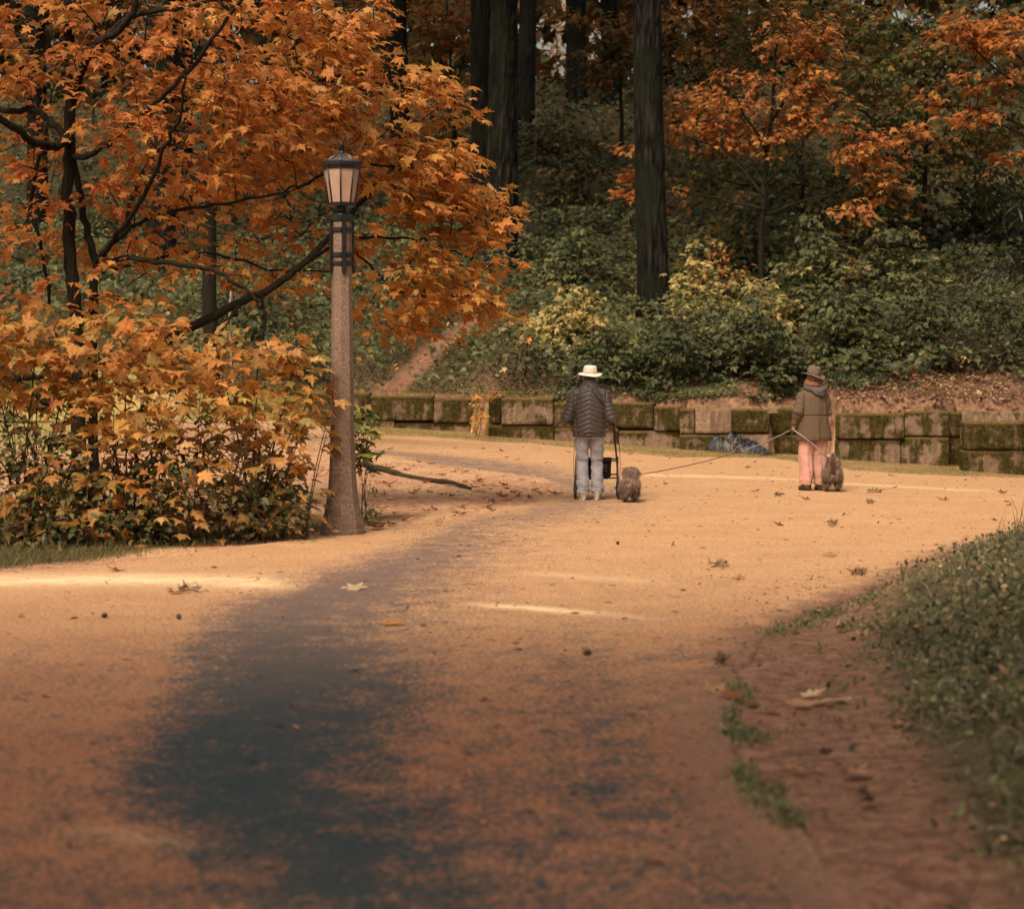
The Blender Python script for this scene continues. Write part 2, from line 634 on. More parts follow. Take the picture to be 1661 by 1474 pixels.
# streaks of sunlight across the path, painted in as paler colour
def light_streak(pts, w):
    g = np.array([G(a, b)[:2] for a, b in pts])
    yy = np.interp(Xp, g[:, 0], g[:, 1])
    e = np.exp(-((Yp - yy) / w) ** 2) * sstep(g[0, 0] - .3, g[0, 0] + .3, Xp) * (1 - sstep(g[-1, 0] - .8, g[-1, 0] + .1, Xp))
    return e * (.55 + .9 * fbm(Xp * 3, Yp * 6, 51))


pale = light_streak([(-300, 950), (0, 943), (200, 940), (400, 944), (540, 955)], .50) * .8
pale = np.maximum(pale, light_streak([(760, 980), (870, 988), (1000, 998), (1080, 1006)], .15) * .8)
pale = np.maximum(pale, .45 * light_streak([(1040, 770), (1250, 776), (1661, 800)], .5))
pale = np.maximum(pale, .35 * light_streak([(850, 930), (1000, 940), (1130, 950)], .25))
pale = np.maximum(pale, .28 * light_streak([(160, 1350), (250, 1362), (330, 1376), (440, 1390)], .10))
pale = np.maximum(pale, .4 * light_streak([(1240, 1372), (1300, 1385), (1400, 1450)], .06))
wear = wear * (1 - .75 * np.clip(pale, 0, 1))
near_shade = sstep(830, 1220, pyy)  # near path turns browner and darker; foreground shade put into its colour
edge = np.clip(1 - (xr[:, None] - Xp) / .55, 0, 1) * (1 - .6 * sstep(16, 26, Yp))
Cp = np.stack([wear, np.clip(pale, 0, 1), near_shade, edge], -1)

t = NT('chaff_covered_asphalt')
p = t.pos()
sep = t.n('ShaderNodeSeparateColor', {0: t.attr().outputs['Color']})
W, PA, DA = sep.outputs[0], sep.outputs[1], sep.outputs[2]
nA = t.noise(t.pos((1.0, .75, 1)), 4.5, 6, .68, .3)
nB = t.noise(p, 26, 4, .7)
nC = t.noise(p, 120, 3, .75)
nD = t.noise(p, 1.1, 4, .6)
nE = t.noise(p, 48, 3, .85)
v = t.math('ADD', t.math('MULTIPLY', W, 1.05), t.math('ADD', t.math('MULTIPLY', t.math('SUBTRACT', nA, .5), 1.5), t.math('MULTIPLY', t.math('SUBTRACT', nB, .5), 1.8)))
v = t.math('ADD', v, t.math('MULTIPLY', t.math('SUBTRACT', nE, .5), 1.8))
fac = t.mapr(v, .14, .90)
gold = t.mix(t.mapr(nD, .35, .65), c4(.60, .345, .165), c4(.68, .41, .21))
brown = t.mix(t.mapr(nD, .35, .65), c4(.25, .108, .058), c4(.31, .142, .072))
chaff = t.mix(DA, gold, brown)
chaff = t.mix(t.mapr(nC, .32, .62), t.mix(.55, chaff, c4(.17, .09, .05)), chaff)
chaff = t.mix(t.math('MULTIPLY', t.mapr(nE, .50, .62), .6), chaff, c4(.22, .125, .07))
chaff = t.mix(t.math('MULTIPLY', t.mapr(nE, .50, .40), .5), chaff, t.mix(DA, c4(.80, .55, .30), c4(.50, .25, .13)))
chaff = t.mix(t.math('MULTIPLY', t.mapr(nB, .52, .64), .45), chaff, c4(.22, .12, .07))
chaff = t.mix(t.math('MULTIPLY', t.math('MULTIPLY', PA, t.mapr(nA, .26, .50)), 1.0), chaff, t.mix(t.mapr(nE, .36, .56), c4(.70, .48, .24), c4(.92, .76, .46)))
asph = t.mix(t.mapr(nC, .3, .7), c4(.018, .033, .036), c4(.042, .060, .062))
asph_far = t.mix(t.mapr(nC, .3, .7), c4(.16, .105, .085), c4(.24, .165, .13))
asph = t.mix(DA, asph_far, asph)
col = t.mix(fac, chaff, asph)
ef = t.mapr(t.math('ADD', t.attr().outputs['Alpha'], t.math('MULTIPLY', t.math('SUBTRACT', nA, .5), 1.6)), .25, .95)
col = t.mix(ef, col, t.mix(t.mapr(nB, .35, .65), c4(.14, .08, .052), c4(.27, .155, .098)))
h = t.math('ADD', t.math('MULTIPLY', nB, .5), t.math('MULTIPLY', nC, .5))
rough = t.mapr(fac, 0, 1, .95, .75)
t.bsdf(col, rough, t.bump(h, .7, .012), spec=.15)
M['path'] = t.m
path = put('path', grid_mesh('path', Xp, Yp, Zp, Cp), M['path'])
path['kind'] = 'structure'

# ---- grassy verge at the foot of the wall
vp = [(520, 701), (600, 706), (700, 709), (790, 717), (860, 720), (1000, 734), (1100, 743), (1140, 742), (1250, 743), (1290, 749), (1380, 763), (1470, 769), (1560, 773), (1661, 775), (1760, 778)]
VB = np.array([G(a, b)[:2] for a, b in vp])
vx = np.linspace(VB[0, 0], VB[-1, 0], 160)
vy = np.interp(vx, VB[:, 0], VB[:, 1]) + .5 * (fbm(vx * 1.7, vx * 0, 61) - .5)
vs_ = np.linspace(0, 1, 14)
vend = np.interp(vx, WX, WY) + .25
Xv = np.repeat(vx[:, None], 14, 1)
Yv = vy[:, None] + (np.maximum(vend, vy + .3) - vy)[:, None] * vs_[None]
Zv = groundz(Xv, Yv) + .012 - .04 * (vs_ < .001)[None] + .03 * vs_[None] + .02 * fbm(Xv * 3, Yv * 3, 62)
nn = fbm(Xv * 1.3, Yv * 1.3, 63)[..., None]
Cv = np.array([.20, .17, .06]) * (1 - nn) + np.array([.40, .25, .12]) * nn
verge = put('verge', grid_mesh('verge', Xv, Yv, Zv, Cv), M['earth'])
verge['kind'] = 'structure'

# ================================================================== RETAINING WALL
t = NT('mossy_concrete')
p = t.pos(obj=False)
n1 = t.noise(p, 2.2, 5, .6); n2 = t.noise(p, 14, 5, .65); n3 = t.noise(t.pos((7, 7, .8)), 1, 4)
sep = t.n('ShaderNodeSeparateColor', {0: t.attr().outputs['Color']})
mv = t.math('ADD', sep.outputs[0], t.math('ADD', t.math('MULTIPLY', t.math('SUBTRACT', n1, .5), 1.9), t.math('ADD', t.math('MULTIPLY', t.math('SUBTRACT', n2, .5), .8), t.math('MULTIPLY', t.math('SUBTRACT', n3, .5), 1.5))))
mv = t.math('ADD', mv, t.math('MULTIPLY', sep.outputs[1], .35))
mf = t.mapr(mv, .24, .60)
conc = t.mix(t.mapr(n3, .3, .7), c4(.18, .12, .086), c4(.42, .30, .215))
conc = t.mix(t.mapr(n2, .35, .7), t.mix(.6, conc, c4(.12, .08, .05)), conc)
moss = t.mix(t.mapr(n2, .3, .7), c4(.016, .014, .006), c4(.075, .060, .014))
col = t.mix(mf, conc, moss)
col = t.mix(t.math('MULTIPLY', sep.outputs[2], .5), col, c4(.24, .16, .07))
t.bsdf(col, .92, t.bump(t.math('ADD', n2, mf), .6, .03), spec=.1)
M['wall'] = t.m


def block(parent, p0, p1, z0, z1, moss, depth=.6, seed=0):
    """one cast concrete block from ground point p0 to p1 (front face), z0..z1"""
    p0 = np.array(p0[:2]); p1 = np.array(p1[:2])
    d = p1 - p0; L = np.linalg.norm(d); d /= L
    nrm = np.array([-d[1], d[0]])
    bm = bmesh.new()
    bmesh.ops.create_cube(bm, size=1)
    bmesh.ops.scale(bm, vec=(L - .012, depth, z1 - z0 - .008), verts=bm.verts)
    bmesh.ops.bevel(bm, geom=bm.edges[:], offset=.016, segments=1, affect='EDGES')
    bmesh.ops.subdivide_edges(bm, edges=[e for e in bm.edges if e.calc_length() > .3], cuts=9, use_grid_fill=True)
    vs = np.array([v.co[:] for v in bm.verts])
    nx = fbm(vs[:, 0] * 3 + seed, vs[:, 2] * 3 + vs[:, 1] * 3, 71 + seed)
    ne = fbm(vs[:, 0] * 9 + seed, vs[:, 2] * 9 + vs[:, 1] * 7, 72 + seed)
    for i, v in enumerate(bm.verts):
        k = .022 * (nx[i] - .5) + .014 * (ne[i] - .5)
        edge = (abs(vs[i, 0]) > L / 2 - .06) + (abs(vs[i, 2]) > (z1 - z0) / 2 - .06)
        v.co.y += k - (-.012 if edge else 0) * ne[i]
        v.co.z += .6 * k
    m = bpy.data.meshes.new('concrete_block'); bm.to_mesh(m); bm.free()
    co = np.array([v.co[:] for v in m.vertices])
    a = m.attributes.new('tint', 'FLOAT_COLOR', 'POINT')
    topn = sstep(.25, .5, co[:, 2] / (z1 - z0))
    flat = (co[:, 2] > (z1 - z0) / 2 - .03) * 1.0
    a.data.foreach_set('color', np.column_stack([np.full(len(co), moss), topn, flat * .8, np.ones(len(co))]).astype(np.float32).ravel())
    m.polygons.foreach_set('use_smooth', np.ones(len(m.polygons), bool))
    o = put('concrete_block', m, M['wall'], parent)
    c = (p0 + p1) / 2 + nrm * depth / 2
    o.location = (c[0], c[1], (z0 + z1) / 2)
    o.rotation_euler = (0, 0, math.atan2(d[1], d[0]))
    return o


def wall_section(label, Y0, Y1, x0, x1, rows_, kind='retaining wall', group=None, seed=0):
    """rows_: list of (ytop_left, ytop_right, ybot_left, ybot_right, [px seams], [moss])"""
    root = thing('retaining_wall', label, kind, (0, 0, 0), 0, group)
    for k, (tl_, tr_, bl_, br_, seams, ms) in enumerate(rows_):
        for i in range(len(seams) - 1):
            a, b = seams[i], seams[i + 1]
            fa = (a - x0) / (x1 - x0); fb = (b - x0) / (x1 - x0)
            Ya = Y0 + (Y1 - Y0) * fa; Yb = Y0 + (Y1 - Y0) * fb
            fm = (fa + fb) / 2; Ym = (Ya + Yb) / 2; pm = (a + b) / 2
            z1 = P(pm, tl_ + (tr_ - tl_) * fm, Ym)[2]; z0 = P(pm, bl_ + (br_ - bl_) * fm, Ym)[2]
            if k == len(rows_) - 1:
                z0 -= .2
            off = .03 * math.sin(i * 2.7 + k * 1.3 + seed) + (.05 if k else 0)
            A = P(a, 700, Ya); B = P(b, 700, Yb)
            block(root, (A[0], A[1] + off), (B[0], B[1] + off), z0, z1, ms[i % len(ms)], .6, seed + i + 10 * k)
    return root


wall_section('mossy two-course concrete block wall at far left, with a green strip of grass growing along its top', 53.2, 53.0, 500, 770,
             [(634, 647, 676, 687, [500, 600, 703, 770], [.55, .62, .55]), (678, 688, 702, 716, [500, 575, 640, 770], [.55, .4, .38])], seed=1)
wall_section('long stretch of stained concrete block wall behind the person with the walker', 50.4, 49.5, 792, 1104,
             [(641, 660, 686, 700, [792, 812, 897, 1060, 1104], [.66, .36, .52, .55]), (687, 701, 716, 738, [792, 899, 1003, 1104], [.60, .48, .26])], seed=2)
wall_section('stretch of concrete block wall with one clean pale block, right behind the blue tarp', 48.9, 48.7, 1102, 1250,
             [(662, 663, 704, 702, [1102, 1127, 1187, 1250], [.55, -.05, .66]), (705, 703, 735, 738, [1102, 1190, 1250], [.5, .0])], seed=3)
wall_section('recessed dark mossy piece of block wall right beside the person in the olive coat', 50.0, 50.0, 1250, 1378,
             [(661, 662, 703, 704, [1250, 1312, 1378], [.8, .75]), (704, 705, 742, 746, [1250, 1300, 1378], [.6, .1])], seed=4)
wall_section('jutting concrete block wall with dark moss streaks on pale faces, right of the standing dog', 48.0, 47.6, 1354, 1540,
             [(672, 665, 714, 706, [1354, 1467, 1540], [.50, .34]), (715, 707, 748, 744, [1354, 1462, 1540], [.44, .36])], seed=5)
wall_section('set-back pale concrete blocks at the right end, partly hidden by the darker blocks in front', 48.6, 48.4, 1538, 1830,
             [(668, 664, 708, 706, [1538, 1560, 1670, 1750, 1830], [.6, .0, .1, .3]), (708, 707, 752, 752, [1538, 1600, 1690, 1760, 1830], [.5, .4, .3, .3])], seed=6)
wall_section('dark stained pair of stacked blocks nearest the camera at the right end of the wall', 45.2, 45.0, 1563, 1780,
             [(684, 682, 729, 729, [1563, 1660, 1780], [.60, .60]), (730, 730, 768, 770, [1563, 1665, 1780], [.55, .48])], seed=7)

# ================================================================== LAMP
LB = G(556, 866)
lamp = thing('street_lamp', 'tall octagonal speckled concrete lamp post with a dark lantern at the path edge', 'street lamp', tuple(LB))
ls = LB[1] / F   # metres per photo pixel at the lamp
t = NT('speckled_concrete')
p = t.pos(obj=True)
n1 = t.noise(p, 60, 3, .8); n2 = t.noise(p, 3, 4)
sp = t.mix(t.mapr(n1, .35, .7), c4(.13, .085, .06), c4(.36, .26, .20))
sp = t.mix(t.mapr(t.noise(p, 130, 2, .9), .62, .72), sp, c4(.60, .47, .38))
sp = t.mix(t.mapr(n2, .35, .7, .0, .35), sp, c4(.09, .065, .05))
t.bsdf(sp, .85, t.bump(n1, .5, .006), spec=.2)
M['aggregate'] = t.m
M['iron'] = mat_plain('black_iron', (.018, .021, .019), .42, .3, .3, 14, .25, .5)
t = NT('opal_glass')
n1 = t.noise(t.pos(obj=True), 5, 3)
b = t.bsdf(t.mix(t.mapr(n1, .35, .7), c4(.66, .47, .36), c4(.80, .60, .48)), .25, spec=.5)
tr = t.n('ShaderNodeBsdfTranslucent', {'Color': c4(.8, .62, .5)})
mx = t.n('ShaderNodeMixShader', {0: .45, 1: b.outputs[0], 2: tr.outputs[0]})
t.t.links.new(mx.outputs[0], t.out.inputs[0])
M['opal'] = t.m
O8 = -PI / 2
m = MB()
m.lathe([(.236, -.05), (.236, .045), (.222, .055), (.218, .11), (.196, .19), (.170, .32), (.150, .48), (.137, .66), (.130, .84), (.122, 1.2), (.112, 2.0), (.104, 2.7), (.099, 3.24)], 8, off=O8, smooth=False)
post = m.build('post', M['aggregate'], lamp)
for z0, z1 in ((3.21, 3.275), (3.095, 3.145), (2.84, 2.89), (2.755, 2.80)):
    m = MB()
    m.lathe([(.112, z0), (.118, z0 + .006), (.118, z1 - .006), (.112, z1)], 8, off=O8, smooth=False)
    m.build('collar_band', M['iron'], lamp)
for k in range(4):
    a = -PI / 2 + math.radians(15 + 90 * k)
    m = MB()
    m.box((.113 * math.cos(a), .113 * math.sin(a), 2.955), (.026, .040, .52), Matrix.Rotation(a, 3, 'Z'), .004)
    m.box((.117 * math.cos(a), .117 * math.sin(a), 2.70), (.030, .046, .05), Matrix.Rotation(a, 3, 'Z'), .008)
    m.build('strap', M['iron'], lamp)
lantern_z = 3.275
m = MB()
m.lathe([(.10, 3.27), (.085, 3.285), (.060, 3.30), (.052, 3.33), (.066, 3.352), (.085, 3.362)], 20)
m.build('neck', M['iron'], lamp)
fr = MB()
R0, R1, Z0, Z1 = .132, .186, 3.395, 3.745
fr.lathe([(.10, 3.36), (R0 + .012, 3.362), (R0 + .014, 3.398), (R0 - .012, 3.402)], 8, off=O8, smooth=False)
fr.lathe([(R1 - .02, 3.735), (R1 + .006, 3.738), (R1 + .018, 3.78), (R1 + .018, 3.808), (R1 - .03, 3.814)], 8, off=O8, smooth=False)
for k in range(8):
    a = O8 + k * PI / 4
    fr.tube([(R0 * math.cos(a), R0 * math.sin(a), Z0), (R1 * math.cos(a), R1 * math.sin(a), Z1)], .0085, 6)
frame = fr.build('lantern_frame', M['iron'], lamp)
for k in range(8):
    a0 = O8 + k * PI / 4 + .03; a1 = O8 + (k + 1) * PI / 4 - .03
    m = MB()
    q = []
    for r_, z_ in ((R0 - .004, Z0 + .004), (R1 - .006, Z1 - .004)):
        q.append([(r_ * math.cos(a), r_ * math.sin(a), z_) for a in (a0, a1)])
    inn = [[(x * .975, y * .975, z) for x, y, z in r_] for r_ in q]
    vs = [q[0][0], q[0][1], q[1][1], q[1][0], inn[0][0], inn[0][1], inn[1][1], inn[1][0]]
    m.add(vs, [(0, 1, 2, 3), (7, 6, 5, 4), (0, 4, 5, 1), (1, 5, 6, 2), (2, 6, 7, 3), (3, 7, 4, 0)], False)
    m.build('lantern_pane', M['opal'], frame)
m = MB()
m.lathe([(R1 + .014, 3.812), (R1 - .01, 3.818), (.034, 3.898), (.030, 3.905)], 8, off=O8, smooth=False)
for k in range(8):
    a = O8 + k * PI / 4
    m.tube([((R1) * math.cos(a), (R1) * math.sin(a), 3.822), (.03 * math.cos(a), .03 * math.sin(a), 3.903)], .006, 5)
M['roof'] = mat_plain('weathered_lamp_roof', (.20, .17, .17), .32, .55, .3, 8, .1, .5)
m.build('lantern_roof', M['roof'], lamp)
m = MB()
m.lathe([(.034, 3.895), (.036, 3.91), (.026, 3.92), (.026, 3.94), (.032, 3.945), (.034, 4.005), (.028, 4.02)], 16)
m.build('finial', M['iron'], lamp)

# ================================================================== BIG TRUNKS
def fir(label, name, pts_px, Y, w_px, mat, seed, height=34, crown=True, ridges=1.0, flare=.35, rows_n=150, n=110, group=None):
    """tall conifer: pts_px = photo points of the trunk axis bottom->top"""
    wb = w_px[0] * Y / F / 2; wt = w_px[1] * Y / F / 2
    b = P(pts_px[0][0], pts_px[0][1], Y); t_ = P(pts_px[1][0], pts_px[1][1], Y)
    bz = float(terrain(b[0], b[1])) - .3
    sl = (t_[0] - b[0]) / (t_[2] - b[2])
    root = thing(name, label, 'tree', (b[0] + sl * (bz - b[2]), b[1], bz), 0, group)
    zs = np.concatenate([np.linspace(0, t_[2] - bz + 2, rows_n), np.linspace(t_[2] - bz + 4, height, 8)])
    vs = []; cr = []
    th = np.arange(n) / n * 2 * PI
    for z in zs:
        f = min(1.0, z / (t_[2] - bz))
        r = wb + (wt - wb) * f
        if z > t_[2] - bz:
            r = wt * max(.06, 1 - (z - (t_[2] - bz)) / (height - (t_[2] - bz)))
        r = r * (1 + flare * math.exp(-z / .55))
        q = th * wb * 7
        rid = (.55 * np.abs(fbm(q + .35 * np.sin(z * .8 + seed), np.full(n, z * 1.3), seed, 3) - .5) * 3.2 + .45 * fbm(q * 2.6 + .2 * np.sin(z * 2.1), np.full(n, z * 4.5), seed + 7, 3)) - .5
        # wrap seam
        w = np.minimum(1, np.minimum(np.arange(n), n - np.arange(n)) / 4.0)
        cr.append(np.clip(rid * w + .5, 0, 1))
        r_ = r * (1 + .05 * np.sin(th * 2 + seed)) + wb * .20 * ridges * rid * w
        wx = .03 * math.sin(z * .35 + seed)
        vs.append(np.column_stack([r_ * np.cos(th) + sl * z + wx, r_ * np.sin(th), np.full(n, z)]))
    V = np.vstack(vs)
    k = len(zs)
    i = np.arange(k * n).reshape(k, n)
    T = np.stack([i[:-1], np.roll(i[:-1], -1, 1), np.roll(i[1:], -1, 1), i[1:]], -1).reshape(-1, 4)
    put('trunk', tri_mesh('trunk', V, T, np.repeat(np.concatenate(cr)[:, None], 3, 1), True), mat, root)
    if crown:
        c = 260
        zc = rng.uniform(t_[2] - bz + 4.5, height, c)
        rr = (1 - (zc - 14) / (height - 12)) * 4.2 * np.sqrt(rng.uniform(.15, 1, c))
        a = rng.uniform(0, 2 * PI, c)
        pos = np.column_stack([rr * np.cos(a) + sl * zc, rr * np.sin(a), zc])
        ax = np.column_stack([np.cos(a), np.sin(a), np.full(c, -.35)]) + rng.normal(0, .2, (c, 3))
        nr = np.tile([0, 0, 1.0], (c, 1)) + rng.normal(0, .25, (c, 3))
        idx = np.repeat(np.arange(c), 5)
        L = leaves(pos[idx] + rng.normal(0, .5, (c * 5, 3)), ax[idx] + rng.normal(0, .4, (c * 5, 3)), nr[idx], rng.uniform(.7, 1.5, c * 5), palette(c * 5, [(.02, .035, .015), (.03, .045, .02)], [1, 1]), (NEEDLE[0] * [3, 1, 1], NEEDLE[1]))
        put('crown', tri_mesh('crown', *L), M['leafg'], root)
    return root


fir('thick dark bare conifer trunk standing alone between the two walkers', 'conifer', [(1061, 508), (1050, 0)], 59, (50, 45), M['fir'], 3)
fir('thick grey ridged conifer trunk at the middle, the front one of a pair', 'conifer', [(814, 470), (816, 0)], 66, (58, 46), M['fir'], 5, flare=.15)
fir('near-black conifer trunk close behind the grey ridged trunk, on its left', 'conifer', [(782, 460), (783, 0)], 73, (36, 34), M['firdark'], 8)
fir('slim dark conifer trunk seen over the lamp, between orange maple sprays', 'conifer', [(656, 380), (644, 0)], 76, (34, 30), M['firdark'], 9)
fir('dark conifer trunk just right of the grey ridged trunk, uphill of it', 'conifer', [(854, 110), (855, 0)], 96, (29, 28), M['firdark'], 12, rows_n=60)
fir('dark conifer trunk uphill, right of the bright gap in the wood', 'conifer', [(934, 120), (934, 0)], 103, (33, 31), M['firdark'], 14, rows_n=60)
fir('thin dark conifer trunk uphill, close left of the lone thick trunk', 'conifer', [(991, 130), (989, 0)], 104, (30, 28), M['firdark'], 15, rows_n=60)
fir('grey trunk seen deep behind the orange maple in the upper left', 'conifer', [(262, 330), (262, 0)], 70, (52, 46), M['fir'], 17)
fir('darker trunk right beside the grey trunk deep behind the orange maple', 'conifer', [(298, 330), (296, 0)], 76, (30, 28), M['firdark'], 18)
fir('dark trunk behind the left edge of the orange maple', 'conifer', [(60, 330), (56, 0)], 74, (34, 30), M['firdark'], 19)

# ================================================================== VEGETATION
OR = [(.54, .20, .050), (.58, .28, .070), (.40, .135, .040), (.66, .40, .12), (.22, .12, .036)]
YE = [(.58, .29, .070), (.64, .38, .11), (.50, .20, .05), (.42, .31, .09), (.56, .42, .20), (.17, .17, .055)]
GR = [(.045, .075, .030), (.07, .10, .035), (.030, .050, .026), (.12, .13, .04)]
IV = [(.066, .085, .038), (.10, .118, .050), (.040, .054, .026), (.16, .16, .062)]


def tree_root(name, label, cat, px, py, Y, group=None):
    b = P(px, py, Y)
    z = float(terrain(b[0], b[1])) - .05
    return thing(name, label, cat, (b[0], b[1], z), 0, group), np.array([b[0], b[1], z])


def child_mesh(mb, name, mat, root, base):
    mb.v = [(a - base[0], b - base[1], c - base[2]) for a, b, c in mb.v]
    return mb.build(name, mat, root)


def child_leaves(sets, name, mat, root, base):
    V, T, C = merge(sets)
    return put(name, tri_mesh(name, V - base, T, C), mat, root)


# ---------------------------------------------------- the orange maple
mY = 25.5
root, base = tree_root('maple_tree', 'big spreading maple full of orange leaves on the left, reaching behind the lamp', 'tree', 128, 600, mY)
tk, br = MB(), MB()
sk = []


def L(mb, pp, r0, r1, n=7, wob=.012):
    q = limb(mb, [P(a, b, mY + c) for a, b, c in pp], r0, r1, n, wob)
    sk.extend(q)
    return q


# stems: (px, py, depth offset)
L(tk, [(128, 880, 0), (126, 640, 0), (123, 520, 0), (115, 430, 0), (110, 330, 0), (112, 240, 0), (113, 120, 0), (108, 0, 0), (105, -200, .2)], .095, .055, 9)
L(tk, [(150, 880, .2), (150, 600, .2), (152, 480, .2), (155, 430, .2), (140, 370, .3), (124, 285, .3), (116, 250, .2)], .065, .035, 8)
L(br, [(112, 225, 0), (90, 238, -.3), (55, 232, -.6), (20, 205, -.9), (-40, 170, -1.2)], .055, .04)
L(br, [(110, 235, 0), (85, 200, .3), (60, 182, .5), (10, 178, .6), (-60, 150, 1)], .05, .035)
L(br, [(68, 245, 0), (75, 200, .1), (50, 330, .3), (68, 400, .2), (82, 500, .2)], .03, .02)
L(br, [(118, 255, 0), (150, 250, -.5), (195, 215, -.9), (250, 170, -1.2), (305, 115, -1.5), (370, 30, -1.8), (420, -40, -2)], .042, .018)
L(br, [(140, 85, 0), (175, 60, -.3), (215, 28, -.5), (300, 12, -.8), (350, 0, -1)], .05, .02)
L(br, [(115, 170, 0), (150, 80, -.4), (200, 45, -.6), (220, 0, -.7), (222, -80, -.8)], .05, .035)
L(br, [(158, 425, .2), (180, 395, -.4), (215, 350, -.9), (245, 295, -1.2), (275, 225, -1.6), (290, 190, -1.9), (302, 110, -2.2)], .040, .014)
L(br, [(160, 420, .2), (195, 385, -.2), (250, 350, -.4), (330, 335, -.6), (420, 322, -.6), (480, 303, -.4)], .034, .014)
L(br, [(200, 380, -.2), (225, 300, .1), (262, 242, .2), (340, 215, .2), (420, 165, .1), (520, 130, 0), (610, 120, 0)], .034, .012)
L(br, [(165, 425, .2), (215, 420, -.5), (280, 428, -1), (345, 438, -1.2), (390, 465, -1.3), (420, 490, -1.3)], .036, .020)
L(br, [(165, 440, .2), (210, 432, .6), (300, 410, .8), (380, 420, .8), (450, 440, .6), (540, 440, .6)], .026, .010)
# the heavy limb that rises to the lamp from behind the bush
L(br, [(170, 610, .4), (255, 560, .2), (335, 518, 0), (395, 490, -.1), (450, 460, -.2), (500, 420, -.2), (530, 390, .1), (580, 335, .6), (612, 300, 1.0)], .070, .026, 8)
L(br, [(395, 485, -.1), (370, 520, -.2), (355, 545, -.2), (350, 570, 0)], .022, .012)
L(br, [(425, 480, -.2), (430, 510, -.2), (428, 550, -.2)], .018, .012)
L(br, [(470, 445, 0), (560, 390, .8), (640, 385, 1.0), (700, 395, 1.1), (760, 420, 1.2)], .024, .010)
L(br, [(560, 400, .6), (600, 430, .8), (640, 470, 1), (700, 480, 1.1), (790, 480, 1.2)], .018, .008)
L(br, [(520, 130, .4), (600, 150, .6), (680, 140, .8), (735, 130, .9)], .016, .007)
L(br, [(480, 303, -.2), (560, 270, .6), (650, 270, .9), (740, 300, 1.1), (810, 335, 1.2)], .020, .008)
L(br, [(-60, 560, -2), (-10, 590, -2), (25, 620, -2.0), (55, 640, -2.1), (95, 660, -2.1)], .085, .035, 8)
L(br, [(10, 610, -2), (40, 612, -2), (75, 606, -2)], .05, .03)

ells = [
    (60, 40, 150, 90, mY, 1.8, 36), (230, 40, 160, 90, mY, 1.8, 40), (400, 50, 150, 80, mY, 1.8, 50), (530, 45, 92, 60, mY + .5, 1.4, 38),
    (590, 15, 36, 40, mY + .5, 1, 9), (-120, 100, 140, 200, mY, 2, 40), (-150, 330, 120, 150, mY, 2, 25),
    (30, 130, 80, 70, mY, 1.6, 16), (190, 120, 70, 60, mY - .6, 1.2, 14), (370, 130, 120, 70, mY, 1.6, 34), (520, 120, 120, 55, mY + .3, 1.4, 38),
    (650, 130, 60, 30, mY + .8, .8, 11), (715, 125, 38, 14, mY + .9, .5, 7), (735, 178, 28, 14, mY + .9, .4, 4), (680, 165, 40, 18, mY + .8, .6, 5),
    (200, 195, 80, 45, mY - .8, 1, 12), (40, 240, 60, 50, mY + .5, 1.4, 10), (340, 210, 110, 60, mY, 1.6, 34), (470, 200, 130, 60, mY + .3, 1.5, 46), (600, 205, 90, 40, mY + .7, 1.1, 26),
    (250, 265, 80, 50, mY + .4, 1.4, 18), (380, 275, 120, 50, mY + .3, 1.5, 36), (530, 265, 100, 45, mY + .8, 1.2, 30), (660, 255, 95, 40, mY + .9, 1, 30), (745, 275, 50, 26, mY + 1, .8, 10),
    (40, 330, 70, 50, mY + .4, 1.4, 14), (180, 335, 60, 50, mY + .6, 1.2, 12), (300, 340, 80, 40, mY + .6, 1.3, 14), (440, 330, 60, 30, mY + .8, 1, 7),
    (700, 310, 95, 35, mY + 1, 1, 24), (790, 315, 45, 30, mY + 1.1, .7, 11), (800, 365, 34, 18, mY + 1.1, .5, 7), (620, 320, 40, 30, mY + 1, .8, 5), (740, 350, 50, 20, mY + 1.1, .7, 8),
    (60, 410, 80, 40, mY + .3, 1.3, 10), (330, 385, 120, 26, mY + .6, 1.2, 13), (480, 360, 50, 24, mY + .8, .8, 6), (620, 395, 70, 26, mY + 1, .8, 10), (700, 400, 50, 22, mY + 1, .8, 8), (770, 385, 30, 14, mY + 1.1, .4, 3),
    (230, 430, 100, 28, mY + .5, 1, 10), (390, 440, 90, 30, mY + .5, 1, 12), (480, 450, 50, 24, mY + .6, .8, 7), (640, 440, 60, 30, mY + 1, .9, 9), (720, 450, 70, 28, mY + 1.1, .8, 15), (795, 430, 34, 12, mY + 1.2, .4, 5),
    (770, 490, 55, 26, mY + 1.2, .7, 15), (690, 500, 60, 28, mY + 1.1, .8, 12), (815, 500, 16, 12, mY + 1.2, .3, 3), (640, 525, 40, 16, mY + 1, .6, 4), (690, 540, 30, 10, mY + 1, .5, 3),
    (40, 470, 90, 30, mY - .4, 1, 8), (200, 490, 60, 20, mY - .2, 1, 6), (590, 480, 24, 30, mY + 1, .5, 3),
]
cen = ell_centers([e[:6] + (int(round(e[6] * (.66 if e[0] < 420 else .86))),) for e in ells])
lamp_px, _ = proj(cen[:, 0], cen[:, 1], cen[:, 2])
cen[:, 1] = np.where((np.abs(lamp_px - 556) < 70), np.maximum(cen[:, 1], 23.6), cen[:, 1])
out = outward_from(cen, base)
px_, py_ = proj(cen[:, 0], cen[:, 1], cen[:, 2])
sets = []
